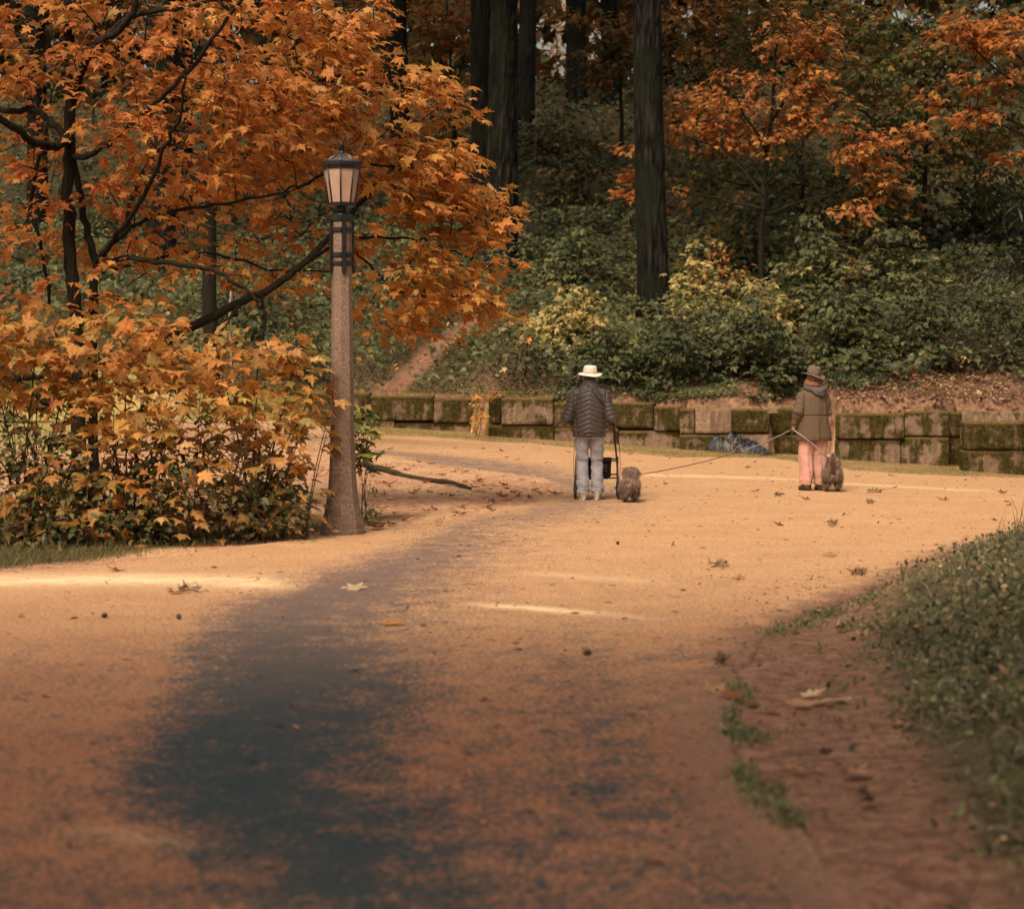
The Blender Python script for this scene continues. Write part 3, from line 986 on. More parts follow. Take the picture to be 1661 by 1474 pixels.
# colour drifts from deep orange at top left to golden at the lower right
k = np.clip((px_ - 250) / 600 + (py_ - 120) / 620, 0, 1) + rng.normal(0, .12, len(cen))
for lo, hi, w in ((-9, .25, [4, 2.6, 2.4, .7, 1.6]), (.25, .6, [3, 4, 1.2, 1.6, .6]), (.6, 9, [1.5, 4.0, .5, 4.2, .2])):
    s_ = (k >= lo) & (k < hi)
    sets.append(sprays(cen[s_], out[s_], .27, 12, .158, OR, w, LEAF_HI))
grow_twigs(br, sk, cen, .0065, base)
child_mesh(tk, 'trunk', M['bark'], root, base)
child_mesh(br, 'branches', M['bark'], root, base)
child_leaves(sets, 'crown', M['leaf'], root, base)

# second maple farther back, its foliage fills the wood behind the first
root, base = tree_root('maple_tree', 'rust-orange maple standing farther back, dim behind the big orange maple', 'tree', 340, 420, 40)
tk = MB(); sk = []
mY2 = 40
sk.extend(limb(tk, [P(345, 640, mY2), P(340, 380, mY2), P(350, 200, mY2), P(360, -100, mY2)], .16, .07, 8, .02))
for a in ([(345, 330), (270, 250), (180, 180), (60, 130)], [(345, 300), (430, 220), (520, 170), (600, 150)], [(350, 200), (280, 120), (230, 20)], [(350, 190), (430, 100), (500, 10)], [(343, 400), (460, 380), (540, 370)]):
    sk.extend(limb(tk, [P(x, y, mY2 + rng.uniform(-.6, .6)) for x, y in a], .06, .02, 6, .02))
cen = ell_centers([(100, 60, 220, 120, mY2, 2, 46), (380, 60, 200, 110, mY2, 2, 50), (560, 60, 80, 80, mY2, 1.5, 14), (420, 220, 160, 90, mY2, 2, 42), (180, 250, 180, 80, mY2, 2, 26), (20, 380, 140, 70, mY2, 2, 18), (560, 250, 80, 70, mY2, 1.5, 12), (200, 370, 120, 40, mY2, 2, 8)])
grow_twigs(tk, sk, cen, .012, base)
child_mesh(tk, 'trunk', M['bark'], root, base)
child_leaves([sprays(cen[::2], outward_from(cen[::2], base), .50, 12, .20, [(.17, .06, .02), (.07, .05, .02), (.26, .10, .03), (.035, .042, .018)], [2, 2.4, 1, 3], LEAF_LO)], 'crown', M['leaf'], root, base)


# ---------------------------------------------------- bushes at the left edge of the path
def sapling_bush(name, label, stems, ells, per, size, cols, w, R=.30, tpl=LEAF_HI, mat='leaf', Yc=21.5, r=.012, group=None, cat='bush', twig_r=.004, **kw):
    root, base = tree_root(name, label, cat, stems[0][0][0], stems[0][0][1], Yc, group)
    mb = MB(); sk = []
    for st in stems:
        q = []
        for i, p_ in enumerate(st):
            x, y = p_[0], p_[1]; dy = p_[2] if len(p_) > 2 else 0
            q.append(P(x, y, Yc + dy))
        q[0][2] = float(terrain(q[0][0], q[0][1])) - .03
        sk.extend(limb(mb, q, r, r * .45, 5, .006))
    cen = ell_centers(ells)
    zt = terrain(cen[:, 0], cen[:, 1])
    cen[:, 2] = np.maximum(cen[:, 2], zt + .06)
    grow_twigs(mb, sk, cen, twig_r, base)
    child_mesh(mb, 'stems', M['bark'], root, base)
    child_leaves([sprays(cen, outward_from(cen, (base[0], base[1] + .4)), R, per, size, cols, w, tpl, **kw)], 'foliage', M[mat], root, base)
    return root


def stems_fan(x0, y0, tops, dy=.3):
    return [[(x0 + rng.uniform(-12, 12), y0, rng.uniform(-.2, .2)), (x0 * .5 + x * .5 + rng.uniform(-8, 8), (y0 + y) / 2, rng.uniform(-dy, dy)), (x, y, rng.uniform(-dy, dy))] for x, y in tops]


BY = 21.2
sapling_bush('maple_sapling', 'deep orange young maple at the left edge of the photo, below the big maple', stems_fan(40, 850, [(-20, 540), (60, 560), (120, 580), (20, 700), (100, 700)]),
             [(10, 530, 60, 40, BY, .6, 18), (70, 545, 60, 40, BY, .6, 18), (-80, 560, 80, 70, BY, .6, 14), (110, 580, 50, 40, BY, .5, 12), (60, 610, 70, 30, BY, .5, 8), (130, 640, 50, 30, BY, .5, 6), (60, 690, 60, 30, BY, .5, 3), (-60, 700, 60, 80, BY, .5, 6), (50, 760, 60, 50, BY - .2, .4, 7), (20, 830, 60, 30, BY - .3, .3, 4)],
             6, .185, OR + YE, [3, 3, 1, 2, .3, 1.5, .5, 2, .8, .2, 1.2], Yc=BY)
sapling_bush('maple_sapling', 'golden orange young maple in the middle of the left bushes', stems_fan(215, 855, [(150, 520), (200, 560), (250, 540), (290, 600), (180, 680), (270, 700), (230, 640)]),
             [(180, 520, 50, 26, BY + .2, .5, 11), (250, 560, 60, 40, BY, .6, 16), (200, 590, 60, 36, BY - .2, .6, 14), (280, 620, 60, 40, BY - .2, .5, 15), (180, 660, 70, 36, BY - .3, .5, 12), (270, 680, 60, 36, BY - .3, .5, 12), (210, 720, 60, 30, BY - .3, .4, 7), (140, 760, 30, 20, BY - .4, .3, 4), (300, 740, 50, 34, BY - .3, .4, 6), (230, 800, 40, 30, BY - .3, .3, 3), (160, 830, 40, 24, BY - .4, .2, 4), (120, 770, 50, 40, BY - .3, .3, 6), (300, 810, 50, 40, BY - .3, .3, 6)],
             5, .175, YE + OR, [4, 3, 1.6, 1.8, .8, 1.8, 1.5, 2, .3, 1, .1], Yc=BY)
sapling_bush('maple_sapling', 'yellow-orange young maple close to the lamp post, its leaves touching the post', stems_fan(405, 850, [(350, 560), (420, 560), (480, 590), (505, 640), (380, 640), (460, 680), (480, 740)]),
             [(350, 570, 50, 34, BY + .6, .5, 12), (430, 570, 60, 34, BY + .6, .5, 15), (475, 590, 30, 30, BY + .7, .4, 8), (380, 620, 60, 36, BY + .4, .5, 13), (460, 640, 60, 40, BY + .6, .5, 16), (495, 665, 20, 30, BY + .7, .3, 5), (360, 680, 60, 36, BY + .3, .5, 11), (440, 710, 60, 40, BY + .4, .5, 11), (480, 735, 22, 30, BY + .6, .3, 5), (400, 760, 70, 34, BY + .3, .4, 6), (455, 800, 30, 26, BY + .5, .3, 4), (350, 815, 50, 30, BY + .2, .3, 5), (430, 820, 50, 30, BY + .3, .3, 5)],
             5, .175, YE + OR, [4, 3.0, 1.2, 2.0, 1, 2.0, 1.2, 2, .2, 1.2, .1], Yc=BY + .4)
DG = [(.060, .082, .034), (.095, .118, .044), (.15, .15, .05), (.20, .16, .05), (.26, .10, .035)]
sapling_bush('green_bush', 'dark green leafy bush low at the left edge, under the orange leaves', stems_fan(60, 870, [(-30, 700), (20, 740), (80, 700), (120, 740), (60, 640), (140, 800)]),
             [(30, 790, 100, 60, BY - .2, .5, 40), (110, 810, 70, 50, BY - .2, .5, 26), (30, 700, 90, 50, BY, .5, 18), (100, 720, 60, 40, BY, .5, 12), (-80, 780, 80, 90, BY, .5, 26), (60, 845, 90, 26, BY - .4, .3, 17)],
             14, .095, DG + [(.20, .11, .06)], [3, 3, 1.6, .8, .3, 1.2], R=.24, tpl=LEAF_OV, mat='leafg', Yc=BY, rnd=.6)
sapling_bush('green_bush', 'green leafy bush with bare stems in the middle of the left bushes, below golden leaves', stems_fan(235, 870, [(170, 700), (215, 690), (270, 720), (300, 760), (330, 720), (250, 760)]),
             [(190, 810, 70, 50, BY - .3, .4, 26), (260, 800, 60, 60, BY - .3, .4, 20), (310, 790, 60, 50, BY - .2, .4, 16), (220, 740, 80, 40, BY - .1, .4, 14), (230, 848, 90, 24, BY - .4, .3, 16), (330, 700, 50, 50, BY, .4, 6)],
             14, .095, DG + [(.20, .11, .06)], [3, 3, 1.6, .9, .5, 1.4], R=.24, tpl=LEAF_OV, mat='leafg', Yc=BY - .1, rnd=.6)
sapling_bush('green_bush', 'low green bush between the left bushes and the lamp post', stems_fan(420, 862, [(360, 740), (420, 730), (470, 760), (500, 790), (390, 800)]),
             [(380, 820, 60, 40, BY + .1, .4, 20), (450, 815, 60, 40, BY + .3, .4, 18), (468, 790, 20, 40, BY + .6, .3, 8), (410, 760, 60, 36, BY + .3, .4, 9), (400, 838, 80, 22, BY + .1, .3, 15), (455, 838, 30, 14, BY + .5, .3, 7)],
             14, .095, DG + [(.20, .11, .06)], [3, 3, 1.6, 1.0, .7, 1.6], R=.24, tpl=LEAF_OV, mat='leafg', Yc=BY + .3, rnd=.6)
sapling_bush('maple_seedling', 'small pale green seedling growing just right of the lamp post', stems_fan(586, 806, [(590, 660), (598, 700), (580, 690), (600, 740)], .1),
             [(585, 670, 14, 14, 24.5, .2, 4), (596, 690, 18, 14, 24.5, .2, 4), (592, 730, 16, 16, 24.5, .2, 4), (580, 755, 14, 10, 24.5, .2, 3)], 6, .17, [(.16, .20, .06), (.30, .30, .08), (.09, .13, .05), (.5, .25, .05)], [3, 2, 2, .6], R=.14, Yc=24.5, mat='leafg', r=.006, twig_r=.003)
sapling_bush('small_shrub', 'tiny thin weed with sparse leaves at the foot of the lamp post, on its right', stems_fan(592, 842, [(604, 770), (612, 755), (596, 790)], .1),
             [(598, 826, 12, 12, 23.6, .15, 8), (610, 790, 8, 14, 23.6, .1, 3)], 9, .06, DG, [2, 2, 2, 1, .3], R=.10, tpl=LEAF_OV, Yc=23.6, mat='leafg', r=.004, twig_r=.002)
sapling_bush('wall_seedling', 'small yellow-orange maple seedling growing in the gap between the two left walls', stems_fan(780, 700, [(775, 650), (790, 640), (770, 670)], .05),
             [(792, 638, 18, 7, 50.1, .15, 5), (778, 655, 12, 10, 50.1, .15, 4), (774, 675, 8, 10, 50.1, .1, 3), (778, 690, 8, 8, 50.1, .1, 2)], 6, .12, YE + OR, [3, 3, 1, 1, .4, .2, 2, 2, .2, 1, .1], R=.14, Yc=50.2, tpl=LEAF_LO, r=.008, twig_r=.004)


for i_, (x0_, lab_) in enumerate([(300, 'leafless brown-stemmed thicket between the middle and right of the left bushes'), (60, 'leafless brown-stemmed thicket at the left end of the left bushes'), (425, 'leafless brown-stemmed thicket close to the lamp post, under the golden leaves')]):
    b_ = P(x0_, 860, BY); b_[2] = float(terrain(b_[0], b_[1]))
    r_ = thing('bare_thicket', lab_, 'thicket', tuple(b_))
    mb = MB()
    for j in range(15):
        xs, ys = np.clip(rng.normal(0, .38), -.9, .4), rng.normal(0, .3)
        xe, ye, ze = xs + np.clip(rng.normal(-.1, .5), -1.1, .3), ys + rng.normal(0, .3), rng.uniform(.5, 1.5)
        q_ = catmull([(xs, ys, -.05), (xs + .3 * (xe - xs) + rng.normal(0, .05), ys, ze * .45), (xe, ye, ze)], 4)
        mb.tube(q_, [.008 - .0006 * k for k in range(len(q_))], 4)
        for k in range(3):
            p_ = q_[rng.integers(3, len(q_))]
            mb.tube([p_, p_ + np.array([rng.normal(0, .1), rng.normal(0, .1), rng.uniform(.02, .18)]), p_ + np.array([rng.normal(0, .22), rng.normal(0, .15), rng.uniform(.05, .3)])], [.004, .003, .002], 4)
    mb.build('stems', M['twig'], r_)


# ---------------------------------------------------- understorey trees on the slope
def wood_tree(name, label, trunk, limbs, ells, Y, per, size, cols, w, R, r=.10, mat='leaf', cat='tree', tpl=LEAF_LO, **kw):
    root, base = tree_root(name, label, cat, trunk[0][0], trunk[0][1], Y)
    mb = MB(); sk = []
    q = [P(x, y, Y) for x, y in trunk]
    q.insert(0, np.array([base[0], base[1], base[2] - .2]))
    sk.extend(limb(mb, q, r, r * .4, 7, .02))
    for l in limbs:
        sk.extend(limb(mb, [P(x, y, Y + rng.uniform(-.8, .8)) for x, y in l], r * .45, r * .16, 6, .02))
    cen = ell_centers(ells)
    zt = terrain(cen[:, 0], cen[:, 1])
    cen[:, 2] = np.maximum(cen[:, 2], zt + .3)
    grow_twigs(mb, sk, cen, .010, base)
    child_mesh(mb, 'trunk', M['bark'], root, base)
    child_leaves([sprays(cen, outward_from(cen, (base[0], base[1] + 1)), R, per, size, cols, w, tpl, **kw)], 'crown', M[mat], root, base)


OB = [(.48, .17, .05), (.54, .23, .06), (.40, .13, .038), (.56, .31, .10), (.17, .12, .035)]
OL = [(.080, .098, .034), (.115, .125, .040), (.16, .14, .042), (.20, .11, .032), (.36, .13, .035)]
DK = [(.044, .060, .026), (.058, .074, .030), (.080, .080, .030), (.12, .08, .026)]
wood_tree('maple_tree', 'bright orange maple on the slope right of the lone thick trunk', [(1235, 420), (1240, 300), (1250, 180), (1262, 60)],
          [[(1240, 320), (1180, 250), (1110, 220)], [(1242, 300), (1310, 220), (1360, 150)], [(1245, 250), (1200, 170), (1170, 110)], [(1250, 200), (1310, 100), (1340, 40)], [(1238, 350), (1330, 320), (1420, 320)], [(1240, 340), (1150, 320), (1060, 300)]],
          [(1310, 45, 60, 26, 60, 1.2, 14), (1340, 75, 40, 16, 60, 1, 8), (1270, 70, 50, 20, 60, 1, 8), (1190, 115, 30, 12, 60, 1, 4), (1270, 140, 50, 20, 60, 1.2, 10), (1330, 125, 40, 24, 60, 1, 9), (1250, 170, 70, 22, 60, 1.2, 16), (1190, 180, 50, 20, 60, 1, 9), (1340, 165, 30, 20, 60, 1, 6),
           (1130, 160, 40, 24, 60, 1, 8), (1130, 205, 50, 20, 60, 1, 10), (1220, 210, 70, 20, 60, 1, 14), (1300, 200, 50, 18, 60, 1, 8), (1170, 235, 50, 14, 60, 1, 7), (1250, 240, 30, 14, 60, 1, 4), (1410, 225, 40, 20, 59, 1, 7), (1420, 260, 36, 30, 59, 1, 9), (1435, 300, 18, 22, 59, .8, 5), (1360, 200, 30, 14, 59, 1, 4), (1380, 245, 26, 20, 59, 1, 4),
           (1020, 240, 14, 10, 60.4, .4, 3), (1026, 290, 14, 16, 60.4, .4, 5), (1018, 310, 8, 8, 60.4, .4, 2), (1390, 335, 36, 14, 58, 1, 5), (1300, 130, 40, 40, 61, 1, 6), (1100, 300, 20, 20, 60, 1, 3), (1090, 180, 14, 60, 60.4, .6, 9)],
          59.5, 17, .22, OB, [3, 3.4, 1.4, 2.2, 1.6], .50)
wood_tree('maple_tree', 'olive-green and dull orange maple filling the upper right corner', [(1500, 400), (1500, 250), (1505, 120), (1500, -60)],
          [[(1500, 280), (1420, 200), (1340, 140)], [(1500, 240), (1590, 180), (1680, 140)], [(1503, 150), (1440, 70), (1400, 0)], [(1503, 140), (1570, 60), (1640, 20)], [(1480, 70), (1452, 20), (1440, -20)], [(1500, 75), (1540, 70), (1575, 10)]],
          [(1420, 60, 90, 70, 63, 2, 34), (1540, 60, 100, 70, 63, 2, 38), (1640, 80, 60, 80, 62, 2, 24), (1420, 170, 80, 60, 63, 2, 24), (1520, 190, 100, 60, 63, 2, 34), (1620, 190, 60, 60, 62, 2, 18), (1740, 150, 90, 200, 63, 2, 40), (1480, 270, 100, 40, 64, 2, 18), (1600, 270, 80, 40, 63, 2, 14)],
          63, 24, .25, OL + OB[:2], [4, 4, 2, .7, .7, .4, .4], .62, rnd=.55)
wood_tree('maple_tree', 'dull olive maple filling the wood close behind the bright orange one', [(1300, 380), (1302, 240), (1296, 80)],
          [[(1301, 260), (1220, 180), (1160, 130)], [(1302, 230), (1380, 150), (1420, 90)], [(1300, 300), (1200, 300), (1120, 270)], [(1301, 300), (1400, 320), (1470, 330)]],
          [(1150, 130, 80, 70, 68, 2, 26), (1260, 60, 90, 60, 68, 2, 24), (1200, 260, 110, 60, 68, 2, 34), (1320, 290, 120, 60, 67, 2, 40), (1420, 350, 110, 50, 65, 2, 34), (1360, 120, 60, 60, 68, 2, 16), (1560, 340, 110, 40, 64, 2, 30), (1180, 350, 110, 40, 66, 2, 26)],
          67, 22, .24, OL + DK + OB[:2], [4, 4, 1.5, .4, .3, 2, 2, .6, .1, .25, .25], .62, rnd=.55)
wood_tree('maple_tree', 'orange-tipped maple branch tree reaching in from the right edge near the top', [(1720, 420), (1715, 260), (1720, 100), (1730, -40)],
          [[(1716, 260), (1640, 210), (1590, 200)], [(1718, 180), (1640, 130), (1560, 60)], [(1718, 140), (1600, 60), (1520, 40)], [(1716, 240), (1600, 180), (1480, 170)]],
          [(1560, 55, 60, 16, 58, 1, 10), (1630, 55, 40, 24, 58, 1, 12), (1600, 80, 40, 14, 58, 1, 6), (1545, 40, 30, 12, 58, 1, 4), (1600, 140, 40, 12, 58, 1, 4), (1555, 195, 30, 10, 58, 1, 3), (1510, 150, 16, 16, 58, 1, 2), (1600, 175, 20, 20, 58, 1, 3), (1560, 130, 18, 8, 58, 1, 2), (1640, 250, 14, 10, 58, .6, 2), (1470, 205, 30, 10, 58, 1, 3), (1620, 120, 20, 8, 58, 1, 2)],
          58, 18, .26, OB, [3, 2, 2.4, 1, 1.6], .42)
wood_tree('maple_tree', 'brownish amber maple high on the slope right of the lone thick trunk', [(1130, 240), (1135, 120), (1130, -40)],
          [[(1132, 140), (1180, 60), (1220, 0)], [(1130, 130), (1080, 60), (1060, 0)], [(1180, 60), (1120, 90)]],
          [(1120, 40, 80, 50, 80, 2, 24), (1220, 40, 80, 50, 80, 2, 22), (1140, 110, 60, 40, 80, 2, 12), (1330, 20, 80, 40, 80, 2, 14)],
          80, 20, .30, [(.20, .10, .025), (.30, .13, .03), (.12, .085, .025), (.40, .20, .06)], [3, 2, 3, .8], .8)
wood_tree('maple_tree', 'dim amber maple seen between the slim trunk over the lamp and the trunk pair', [(740, 300), (735, 160), (725, 0)],
          [[(735, 170), (700, 80), (690, 10)], [(735, 150), (760, 70), (770, 0)], [(738, 220), (700, 190), (680, 150)]],
          [(700, 40, 50, 60, 88, 1.5, 24), (745, 50, 30, 70, 88, 1.5, 16), (700, 150, 50, 50, 88, 1.5, 16), (740, 210, 40, 60, 88, 1.5, 16), (600, 60, 60, 90, 88, 2, 18), (640, 220, 60, 70, 88, 2, 16), (740, 300, 40, 50, 86, 2, 10)],
          88, 20, .32, [(.34, .13, .025), (.24, .10, .022), (.42, .20, .04), (.10, .07, .02)], [3, 3, 1.4, 2], .85)
wood_tree('maple_tree', 'thin green-and-amber maple spray hanging above the slope between the two thick trunks', [(1008, 180), (1006, 90), (1000, -30)],
          [[(1006, 110), (970, 60), (930, 30)], [(1004, 80), (960, 110), (920, 110)], [(1000, 20), (950, 0), (900, 50)]],
          [(940, 20, 30, 14, 84, 1, 6), (985, 50, 30, 30, 84, 1, 12), (950, 90, 24, 20, 84, 1, 6), (1010, 100, 24, 40, 84, 1, 10), (970, 130, 40, 20, 84, 1, 8), (900, 10, 16, 10, 84, 1, 2)],
          84, 16, .30, [(.16, .12, .03), (.34, .15, .035), (.09, .09, .03)], [2, 2, 2], .6)


# ---------------------------------------------------- shrubs on the slope
def slope_shrub(name, label, px, py, Y, rx, h, n, per, size, cols, w, R=.4, tpl=LEAF_LO, dY=1.2, mat='leafg', **kw):
    """px,py = where its foot shows; rx, h in photo pixels"""
    b = P(px, py, Y)
    z = float(terrain(b[0], b[1]))
    m_ = Y / F
    root = thing(name, label, 'shrub', (b[0], b[1], z))
    base = np.array([b[0], b[1], z])
    a = rng.uniform(0, 2 * PI, n); r_ = np.sqrt(rng.random(n)); hh = rng.random(n) ** .7
    cen = np.column_stack([b[0] + rx * m_ * r_ * np.cos(a) * (1.05 - .45 * hh), b[1] + dY * r_ * np.sin(a), np.zeros(n)])
    cen[:, 2] = terrain(cen[:, 0], cen[:, 1]) + .1 + hh * h * m_ * (1 - .5 * r_ ** 2) * rng.uniform(.7, 1.15, n)
    mb = MB(); sk = []
    for i in range(6):
        e = cen[rng.integers(n)]
        sk.extend(limb(mb, [base + rng.normal(0, .12, 3) * [1, 1, 0] - [0, 0, .1], base * .5 + e * .5 + [0, 0, .15], e], .02, .008, 5))
    grow_twigs(mb, sk, cen, .006, base)
    child_mesh(mb, 'stems', M['bark'], root, base)
    child_leaves([sprays(cen, outward_from(cen, (b[0], b[1] + .5)), R, per, size, cols, w, tpl, **kw)], 'foliage', M[mat], root, base)


YG = [(.38, .34, .12), (.52, .42, .16), (.24, .25, .09), (.55, .32, .10), (.12, .15, .06)]
slope_shrub('yellowing_shrub', 'yellowing maple shrub between the two thick trunks, left of the lone one', 925, 515, 55, 80, 110, 64, 16, .20, YG, [3, 3, 2, .8, 2], .36)
slope_shrub('yellowing_shrub', 'pale yellow-green shrub right against the foot of the lone thick trunk', 1130, 520, 56, 50, 150, 56, 16, .20, YG, [3, 2.5, 2.2, 1, 1.5], .36)
slope_shrub('yellowing_shrub', 'yellow-green shrub with broad pale leaves on the slope above the person in the olive coat', 1240, 500, 56, 70, 110, 56, 16, .22, YG, [3, 2, 2.5, .6, 2], .38)
slope_shrub('orange_shrub', 'half-bare shrub with scattered orange leaves below the bright orange maple', 1180, 430, 60, 60, 110, 30, 12, .20, OB + YG, [2, 2, 1, 1, 1, 1, 1, 2, .5, 2], .42)
slope_shrub('orange_shrub', 'small reddish orange shrub on the slope right of the pale yellow-green ones', 1385, 440, 59, 46, 90, 26, 12, .20, OB + YG, [3, 2, 2, .4, 1, .4, .3, 1, .4, 2], .40)
slope_shrub('green_shrub', 'dark green shrub behind the wall, right above the white-hatted person', 985, 640, 51.6, 70, 100, 66, 18, .17, IV, [3, 3, 2, 1.4], .34)
slope_shrub('green_shrub', 'dense dark green shrub behind the wall, in the middle between the two people', 1100, 640, 51.3, 85, 118, 90, 18, .17, IV, [3, 3, 2, 1], .34)
slope_shrub('green_shrub', 'big dense green shrub behind the wall, right behind the person in the olive coat', 1230, 640, 51.7, 90, 135, 100, 18, .18, IV, [2.4, 3, 1.6, 2.4], .34)
slope_shrub('green_shrub', 'lighter green broad-leaved shrub behind the wall, just right of the olive coat', 1375, 640, 51.6, 85, 150, 100, 18, .18, IV + [(.11, .12, .045)], [2, 3, 1.5, 3, 1], .34)
slope_shrub('green_shrub', 'dark tangled green shrub behind the wall near the right edge', 1500, 622, 52.6, 90, 140, 90, 18, .15, IV + [(.07, .055, .03)], [2.4, 2, 3, 1, 1.4], .34)
slope_shrub('green_shrub', 'dark brownish green shrub at the right edge above the wall', 1640, 612, 52.5, 90, 170, 90, 18, .14, IV + [(.07, .055, .03)], [2, 2, 2, 1.4, 2], .34, tpl=LEAF_OV)
slope_shrub('green_shrub', 'mid-green broad-leaved shrub on the slope left below the small reddish orange shrub', 1320, 500, 57, 80, 150, 80, 17, .21, IV + YG[:3], [3, 3, 1, 2, .4, .2, 1], .42)
slope_shrub('green_shrub', 'mid-green shrub on the slope right of the small reddish orange shrub', 1460, 480, 57.5, 85, 150, 80, 17, .21, IV + YG[:3], [3, 3, 1, 2, .2, .1, .8], .42)
slope_shrub('green_shrub', 'tall green shrub right behind the half-bare orange one, below the bright orange maple', 1225, 440, 63, 90, 140, 70, 17, .22, IV + OB[:2], [3, 3, 2, 1.5, .3, .3], .45)
slope_shrub('green_shrub', 'green shrub high on the slope under the olive maple at right', 1420, 400, 63.5, 110, 130, 80, 17, .22, IV + OB[:2], [3, 3, 2, 1.5, .4, .3], .46)
slope_shrub('green_shrub', 'dim green shrub in the shade high at the right edge', 1600, 380, 64, 110, 130, 80, 17, .22, IV, [3, 2, 3, 1], .46)
slope_shrub('green_shrub', 'mid-green shrub on the slope left of the lone thick trunk, above the yellowing one', 930, 430, 62, 85, 110, 60, 16, .21, IV + YG[:1], [3, 2.5, 2, 1.5, .4], .44)
slope_shrub('feathery_shrub', 'grey-green feathery shrub on the slope near the right edge', 1590, 460, 57, 85, 120, 60, 20, .20, [(.075, .085, .05), (.11, .115, .065), (.05, .06, .035)], [2, 2, 1], .42, tpl=(LEAF_OV[0] * [.45, 1, 1], LEAF_OV[1]), rnd=.3)
slope_shrub('green_shrub', 'dark olive shrub high on the slope between the thick trunks, with dry amber leaves', 950, 315, 74, 95, 130, 70, 18, .21, DK + [(.28, .15, .045)], [3, 3, 2, 1, 1.8], .5)
slope_shrub('green_shrub', 'dim green shrub at the crest below the bright gap in the wood', 905, 215, 86, 80, 90, 46, 16, .26, DK + [(.10, .10, .035)], [2, 3, 2, 1, 2], .6)
slope_shrub('brown_shrub', 'low brown-green shrub above the wall, left of the white-hatted person', 860, 622, 52.5, 60, 62, 50, 16, .11, [(.06, .065, .03), (.10, .085, .04), (.17, .11, .045), (.04, .045, .02)], [3, 2, 1.4, 2], .30, tpl=LEAF_OV)
slope_shrub('green_shrub', 'shrub with pale yellow leaves in the shade behind the lamp post', 490, 560, 55, 60, 110, 40, 16, .16, DG + YG, [3, 3, 2, 1, .2, .6, .6, 1, .2, 1], .36)
slope_shrub('green_shrub', 'dim green shrub on the slope behind the low limb of the maple', 400, 470, 60, 110, 100, 60, 16, .18, DK + IV, [1, 1, 1, .3, 2, 2, 2, 1], .45)
slope_shrub('yellowing_shrub', 'bright yellow-green bush far off behind the left edge of the bushes', 20, 690, 50, 90, 110, 60, 16, .17, [(.34, .33, .09), (.44, .36, .12), (.20, .22, .06), (.45, .25, .10)], [3, 2, 2, 1], .36)

# bare tangle at the right end above the wall
tb = P(1575, 622, 51.5); tb[2] = float(terrain(tb[0], tb[1]))
tg = thing('bramble_tangle', 'tangle of bare grey-brown bramble stems at the top of the wall near the right edge', 'bramble', tuple(tb))
mb = MB()
for i in range(46):
    x0, x1 = rng.uniform(-1.4, 1.4, 2); h_ = rng.uniform(.3, 1.1)
    y0 = rng.uniform(-.3, .4)
    mb.tube(catmull([(x0, y0, -.1), (x0 * .6 + x1 * .4 + rng.normal(0, .2), y0 - .1, h_), (x1, y0 - rng.uniform(-.2, .3), rng.uniform(.05, .6))], 5), .007, 4)
mb.build('stems', M['twig'], tg)

# ---------------------------------------------------- ground cover of the slope (stuff)
def cover(n, xr, tr_, size, cols, w, hmax, tpl, seed, dens=None, hill=True):
    x = rng.uniform(*xr, n * 3)
    tt = tr_[0] + (tr_[1] - tr_[0]) * rng.random(n * 3) ** 1.25
    y = np.interp(x, WX, WY) + tt
    px, py = proj(x, y, terrain(x, y) + .2)
    keep = (np.abs(px - CX) < 1150)
    if dens is not None:
        keep &= rng.random(n * 3) < dens(x, y, tt)
    x, y, tt = x[keep][:n], y[keep][:n], tt[keep][:n]
    hh = hmax * (fbm(x * .55, y * .55, seed) ** 1.5) * 1.6 * rng.random(len(x)) ** .5
    pos = np.column_stack([x, y, terrain(x, y) + .03 + hh])
    m = len(x)
    ax = norm(np.column_stack([rng.normal(0, 1, m), rng.normal(-.6, 1, m), rng.normal(-.3, .3, m)]))
    nr = norm(np.column_stack([rng.normal(0, .5, m), rng.normal(-.5, .4, m), np.full(m, .8)]))
    c = palette(m, cols, w, .22)
    drift_ = fbm(x * .35, y * .35, seed + 5)[:, None]
    c = c * (.55 + .9 * drift_)
    return leaves(pos, ax, nr, size * rng.uniform(.6, 1.2, m), c, tpl, .1)


def trail_free(x, y, tt):
    tx = -3.3 + .24 * tt + .1 * np.sin(tt * .9)
    return np.where((np.abs(x - tx) < .34 + .02 * tt) & (tt < 10), .02, 1.0)


